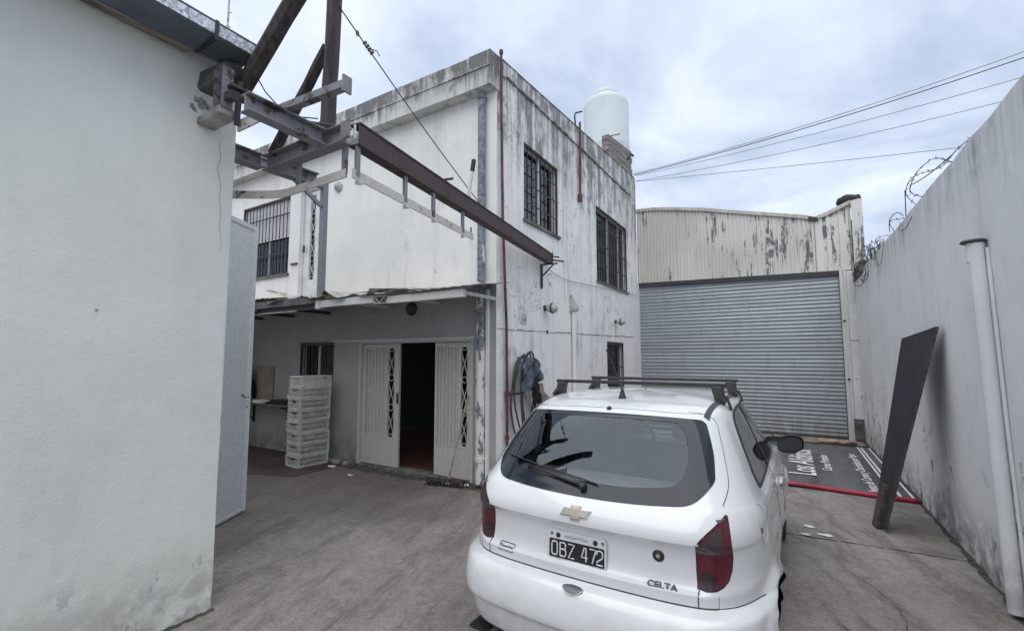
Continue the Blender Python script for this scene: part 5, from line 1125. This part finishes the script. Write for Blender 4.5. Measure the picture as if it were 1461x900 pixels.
        # inner flange of the arch
q = MB().box(-.66, .66, .12, 3.6, .185, .20); q.build('underbody', 'black_plastic', car)
MB().box(-.60, .60, .90, 2.75, .30, .32).build('floor', 'seat', car); MB().box(-.60, .60, .35, .95, .55, .60).box(-.64, .64, 2.55, 2.75, .60, .93).build('inner_shelf', 'seat', car)
e_ = MB().tube([(-.46, .55, .235), (-.47, .22, .225), (-.475, .045, .215)], .028, 14, cap=False); e_.tube([(-.475, .05, .215), (-.47, .25, .225)], .023, 14, cap=False); e_.build('exhaust_pipe', 'exhaust', car, smooth=True)
# seats and head rests, steering wheel, dashboard, mirror
for x in (-.32, .32):
    MB().add([(x - .22, 1.45, .42), (x + .22, 1.45, .42), (x + .22, 1.98, .46), (x - .22, 1.98, .46), (x - .20, 1.28, 1.06), (x + .20, 1.28, 1.06), (x + .20, 1.40, 1.06), (x - .20, 1.40, 1.06), (x - .21, 1.58, .52), (x + .21, 1.58, .52)],
             [(0, 1, 2, 3), (0, 4, 5, 1), (4, 7, 6, 5), (7, 8, 9, 6), (0, 3, 8, 7, 4), (1, 5, 6, 9, 2), (3, 2, 9, 8)]).build('seat', 'seat', car, bevel=.03)
    MB().obox((x, 1.285, 1.09), (x, 1.265, 1.26), .26, .09).build('head_rest', 'seat', car, bevel=.03)
MB().add([(-.58, .70, .60), (.58, .70, .60), (.58, .62, .95), (-.58, .62, .95), (-.58, .82, .60), (.58, .82, .60), (.56, .74, .96), (-.56, .74, .96)], [(0, 1, 2, 3), (4, 7, 6, 5), (3, 2, 6, 7), (0, 3, 7, 4), (1, 5, 6, 2)]).build('rear_seat_back', 'seat', car, bevel=.02)
MB().add([(-.62, .20, .955), (.62, .20, .955), (.60, .66, .97), (-.60, .66, .97), (-.62, .20, .945), (.62, .20, .945), (.60, .66, .96), (-.60, .66, .96)], [(0, 1, 2, 3), (4, 7, 6, 5), (0, 4, 5, 1), (2, 6, 7, 3)]).build('parcel_shelf', 'seat', car)
MB().tube([(-.32 + .17 * math.cos(a), 2.08 + .05 * math.sin(a), .93 + .16 * math.sin(a)) for a in [i * math.pi / 12 for i in range(24)]], .014, 8, closed=True).build('steering_wheel', 'black_plastic', car, smooth=True)
MB().box(-.66, .66, 2.35, 2.75, .55, .92).build('dashboard', 'seat', car, bevel=.03); MB().obox((-.09, 2.16, 1.27), (.09, 2.16, 1.27), .03, .06).build('inside_mirror', 'black_plastic', car, bevel=.008)
# door mirrors
for s_ in (1, -1):
    X = .855 * s_; q = MB(); rw = []
    for k, (yy, sc_) in enumerate(((2.30, .96), (2.315, 1.0), (2.36, .97), (2.40, .80), (2.43, .45))): rw.append([(X + s_ * (.094 * math.cos(a) * sc_ * (1 if math.cos(a) > 0 else .95)) , yy, .968 + (.074 if math.sin(a) > 0 else .066) * sc_ * math.copysign(abs(math.sin(a)) ** .6, math.sin(a)) + .012 * math.cos(a)) for a in [2 * math.pi * i / 24 for i in range(25)]])
    q.grid(rw); q.add(rw[-1][:-1], [tuple(range(24))]); mo = q.build('door_mirror', 'black_plastic', car, smooth=True, autos=50)
    q = MB(); q.add([(X + s_ * .083 * math.cos(a), 2.303, .970 + .058 * math.copysign(abs(math.sin(a)) ** .6, math.sin(a)) + .010 * math.cos(a)) for a in [2 * math.pi * i / 24 for i in range(24)]], [tuple(range(24))]); q.build('mirror_glass', 'car_mirror', mo, fixn=False)
    MB().obox((.70 * s_, 2.40, .985), (.80 * s_, 2.35, 1.0), .05, .04).build('mirror_arm', 'black_plastic', mo)
    q = MB().prism([(.728 * s_, 2.42, .975), (.728 * s_, 2.66, .975), (.715 * s_, 2.46, 1.02)], (.010 * s_, 0, 0)); q.build('mirror_base', 'black_plastic', mo)
# roof bars
for y in (1.0, 1.66):
    b_ = MB().obox((-.545, y, 1.488), (.565, y, 1.488), .03, .022).build('roof_bar', 'black_plastic', car, bevel=.004)
    for s_ in (1, -1):
        x = (.515 if s_ == 1 else .50) * s_; MB().add([(x - .032, y - .028, 1.482), (x + .032, y - .028, 1.482), (x + .032, y + .028, 1.482), (x - .032, y + .028, 1.482), (x - .026 + .02 * s_, y - .045, 1.375), (x + .026 + .02 * s_, y - .045, 1.375), (x + .026 + .02 * s_, y + .045, 1.375), (x - .026 + .02 * s_, y + .045, 1.375)],
             [(0, 1, 2, 3), (4, 7, 6, 5), (0, 4, 5, 1), (1, 5, 6, 2), (2, 6, 7, 3), (3, 7, 4, 0)]).build('bar_foot', 'black_plastic', b_, bevel=.008)
        MB().obox((x + .05 * s_, y, 1.42), (x + .075 * s_, y, 1.345), .035, .012).obox((x + .02 * s_, y - .05, 1.43), (x + .05 * s_, y - .05, 1.39), .02, .02).build('clamp', 'dark_steel', b_)
# antenna, washer, wiper
an = MB().lathe([(.028, 1.398), (.022, 1.408), (.010, 1.45), (.007, 1.465)], (0.0, .80, 0), 14).build('antenna', 'black_plastic', car, smooth=True); MB().tube([(0, .80, 1.455), (-.004, .75, 1.52), (-.012, .66, 1.62), (-.02, .58, 1.70)], [.006, .005, .004, .003], 6).build('whip', 'black_plastic', an)
MB().lathe([(.013, 0), (.014, .01), (.008, .018), (0, .02)], proj(0.0, 1.358, 'r', -.002), 12).build('washer_jet', 'black_plastic', car, smooth=True)
pv = proj(.0, 1.012, 'r', .012); wp = MB().lathe([(.016, .02), (.019, .0), (.014, -.024), (0, -.028)], pv, 14, 'y').build('wiper', 'black_plastic', car, smooth=True)
arm = [proj(a, b, 'r', .02) for a, b in ((.0, 1.012), (-.12, 1.028), (-.24, 1.045), (-.34, 1.058))]; MB().tube(arm, [.010, .008, .006, .004], 8).build('wiper_arm', 'black_plastic', wp, smooth=True)
bl = [proj(a, b, 'r', .013) for a, b in ((-.50, 1.092), (-.40, 1.082), (-.28, 1.068), (-.14, 1.052), (.0, 1.036), (.07, 1.026))]; MB().tube(bl, .0045, 6).build('wiper_blade', 'black_rubber', wp, smooth=True)
# badge, plate, lock, lettering
bt = [(-.083, -.016), (-.066, .017), (-.024, .017), (-.024, .030), (.026, .030), (.026, .017), (.068, .017), (.083, -.006 + .022), (.064, -.017), (.024, -.017), (.024, -.030), (-.026, -.030), (-.026, -.016)]
bt = [(-.084, -.017), (-.062, .017), (-.026, .017), (-.026, .031), (.026, .031), (.026, .017), (.084, .017), (.062, -.017), (.026, -.017), (.026, -.031), (-.026, -.031), (-.026, -.017)]
q = MB(); z0 = .910; bt = [(a * .93 - .008, b * .95) for a, b in bt]; n = len(bt); fr = [proj(a, z0 + b, 'r', .009) for a, b in bt]; bk = [proj(a * 1.03, z0 + b * 1.05, 'r', -.001) for a, b in bt]; q.add(fr, [tuple(range(n))]); q.add(fr + bk, [(i, (i + 1) % n, n + (i + 1) % n, n + i) for i in range(n)])
bd = q.build('bowtie_badge', 'chrome', car); q = MB(); f2 = [proj(a * .84, z0 + b * .74, 'r', .0115) for a, b in bt]; q.add(f2, [tuple(range(n))]); q.add(f2 + fr, [(i, (i + 1) % n, n + (i + 1) % n, n + i) for i in range(n)]); q.build('badge_face', 'badge_grey', bd)
PZ, PY = .728, .098
def rr_rect(w, h, r_, n=4):
    o = []
    for cx_, cz_, a0 in ((w / 2 - r_, h / 2 - r_, 0), (-w / 2 + r_, h / 2 - r_, 90), (-w / 2 + r_, -h / 2 + r_, 180), (w / 2 - r_, -h / 2 + r_, 270)): o += [(cx_ + r_ * math.cos(R(a0 + 90 * k / n)), cz_ + r_ * math.sin(R(a0 + 90 * k / n))) for k in range(n + 1)]
    return o
tilt = .04; pc = proj(-.018, PZ, 'r'); PY = pc.y - .014; pt = lambda x, z, o_=0: Vector((x - .018, PY + z * .05 - o_, PZ + z))
P_ = rr_rect(.304, .150, .014); m = MB(); m.add([pt(a, b, 0) for a, b in P_], [tuple(range(len(P_)))]); m.add([pt(a, b, 0) for a, b in P_] + [pt(a, b, -.008) for a, b in P_], [(i, (i + 1) % len(P_), len(P_) + (i + 1) % len(P_), len(P_) + i) for i in range(len(P_))])
pl = m.build('number_plate', 'plate_white', car, fixn=False); P_ = rr_rect(.286, .086, .006); MB().prism([pt(a, b - .010, .001) for a, b in P_], (0, .002, 0)).build('plate_field', 'plate_black', pl)
chars = {'O': [[(0, .2), (0, .8), (.12, .97), (.5, 1), (.88, .97), (1, .8), (1, .2), (.88, .03), (.5, 0), (.12, .03), (0, .2)]], 'B': [[(0, 0), (0, 1), (.75, 1), (.95, .9), (.95, .62), (.8, .52), (0, .52)], [(.8, .52), (1, .4), (1, .12), (.8, 0), (0, 0)]], 'Z': [[(0, 1), (1, 1), (0, 0), (1, 0)]],
         '4': [[(.75, 0), (.75, .3)], [(1, .28), (0, .28), (.45, 1), (.75, 1), (.75, .2)]], '7': [[(0, 1), (1, 1), (.4, 0)]], '2': [[(0, .72), (.05, .92), (.3, 1), (.7, 1), (.95, .9), (1, .68), (.9, .5), (.1, .22), (0, 0), (1, 0)]]}
cw, chh = .030, .062; xs_ = {'O': -.125, 'B': -.080, 'Z': -.035, '4': .033, '7': .075, '2': .1085}
for c_, x0_ in xs_.items():
    m = MB()
    for st in chars[c_]: m.tube([pt(x0_ - .003 + a * cw, -.010 - chh / 2 + b * chh, .0022) for a, b in st], .0036, 6)
    m.build('plate_character', 'plate_white', pl)
text('plate_lettering', 'ARGENTINA', .019, 'plate_blue', pl, basis(pt(0, .052, .0012), (1, 0, 0), (0, .05, 1), (0, -1, 0)), .0006, 1.2)
for x in (-.095, .098): MB().lathe([(0, -.007), (.010, -.006), (.012, 0)], pt(x, .052, 0), 12, 'y').build('plate_screw', 'black_plastic', pl)
for x in (-.13, .135): MB().lathe([(.004, -.002), (.008, -.002), (.008, 0)], pt(x, .055, 0), 12, 'y').build('plate_hole', 'trim_grey', pl)
for x in (-.095, .085): MB().prism([pt(x - .011, -.067, .001), pt(x + .011, -.067, .001), pt(x + .011, -.060, .001), pt(x - .011, -.060, .001)], (0, .001, 0)).build('plate_slot', 'trim_grey', pl)
MB().prism([proj(-.195, .735, 'r', .001), proj(-.165, .735, 'r', .001), proj(-.165, .785, 'r', .001), proj(-.195, .785, 'r', .001)], (0, .0015, 0)).build('faded_sticker', 'plate_white', car)
lkp = proj(.365, .778, 'r'); lo = MB().lathe([(0, -.004), (.010, -.006), (.014, -.004), (.025, -.003), (.027, .004)], lkp, 20, 'y').build('tailgate_lock', 'black_plastic', car, smooth=True); MB().lathe([(0, -.009), (.009, -.008), (.010, -.004)], lkp, 14, 'y').build('key_barrel', 'chrome', lo)
tp = proj(.385, .662, 'r', .006); text('model_lettering', 'CELTA', .034, 'chrome_dark', car, basis(tp, (1, .10, 0), (0, .28, 1), (0, -1, 0)), .002, 1.25, 'CENTER', .001)
P_ = rr_rect(.098, .034, .006); m = MB(); c_ = (-.415, .660)
ob = [proj(c_[0] + a, c_[1] + b, 'r', .003) for a, b in P_]; ib = [proj(c_[0] + a * .92, c_[1] + b * .78, 'r', .003) for a, b in P_]; n = len(P_); m.add(ob + ib, [(i, (i + 1) % n, n + (i + 1) % n, n + i) for i in range(n)]); m.build('dealer_badge', 'chrome_dark', car, fixn=False)
text('badge_lettering', 'Chevrolet', .021, 'chrome_dark', car, basis(proj(-.415, .660, 'r', .003), (1, -.10, 0), (0, .02, 1), (0, -1, 0)), .001, .95, 'CENTER', .0008)
# recessed bumper grip
P_ = [(.0 + .052 * math.cos(a), .590 + (.020 if math.sin(a) < 0 else .006) * math.sin(a)) for a in [i * math.pi / 12 for i in range(24)]]
patch([(a * 1.35, b - .002) for a, b in [(x, .592 + (z - .590) * 1.3) for x, z in P_]], 'r', .0015, 'grip_shell', 'paint', car, 3, .004); g_ = patch(P_, 'r', .004, 'tailgate_grip', 'chrome_dark', car, 3, .002)
line([(-.05, .588), (-.03, .575), (0, .570), (.03, .575), (.05, .588)], 'r', 'grip_edge', 'chrome', g_, .003, .006)
# lower bumper scoop
sc1 = [(-.62, .40), (-.60, .415), (.60, .415), (.62, .40), (.50, .30), (-.50, .30)]
line([(-.63, .372), (-.60, .402), (-.3, .408), (0, .41), (.3, .408), (.60, .402), (.63, .372)], 'r', 'bumper_crease', 'trim_grey', car, .0015, .0)
# fuel flap
c_ = (.52, .875); fl = line([(c_[0] + .075 * math.cos(a), c_[1] + .085 * math.sin(a)) for a in [i * math.pi / 12 for i in range(25)]], 's', 'fuel_flap', 'flap_line', car, .0022, .0005)
MB().lathe([(0, .006), (.012, .005), (.014, 0)], proj(.465, .86, 's', -.002), 10, 'x').build('flap_key', 'black_plastic', fl)
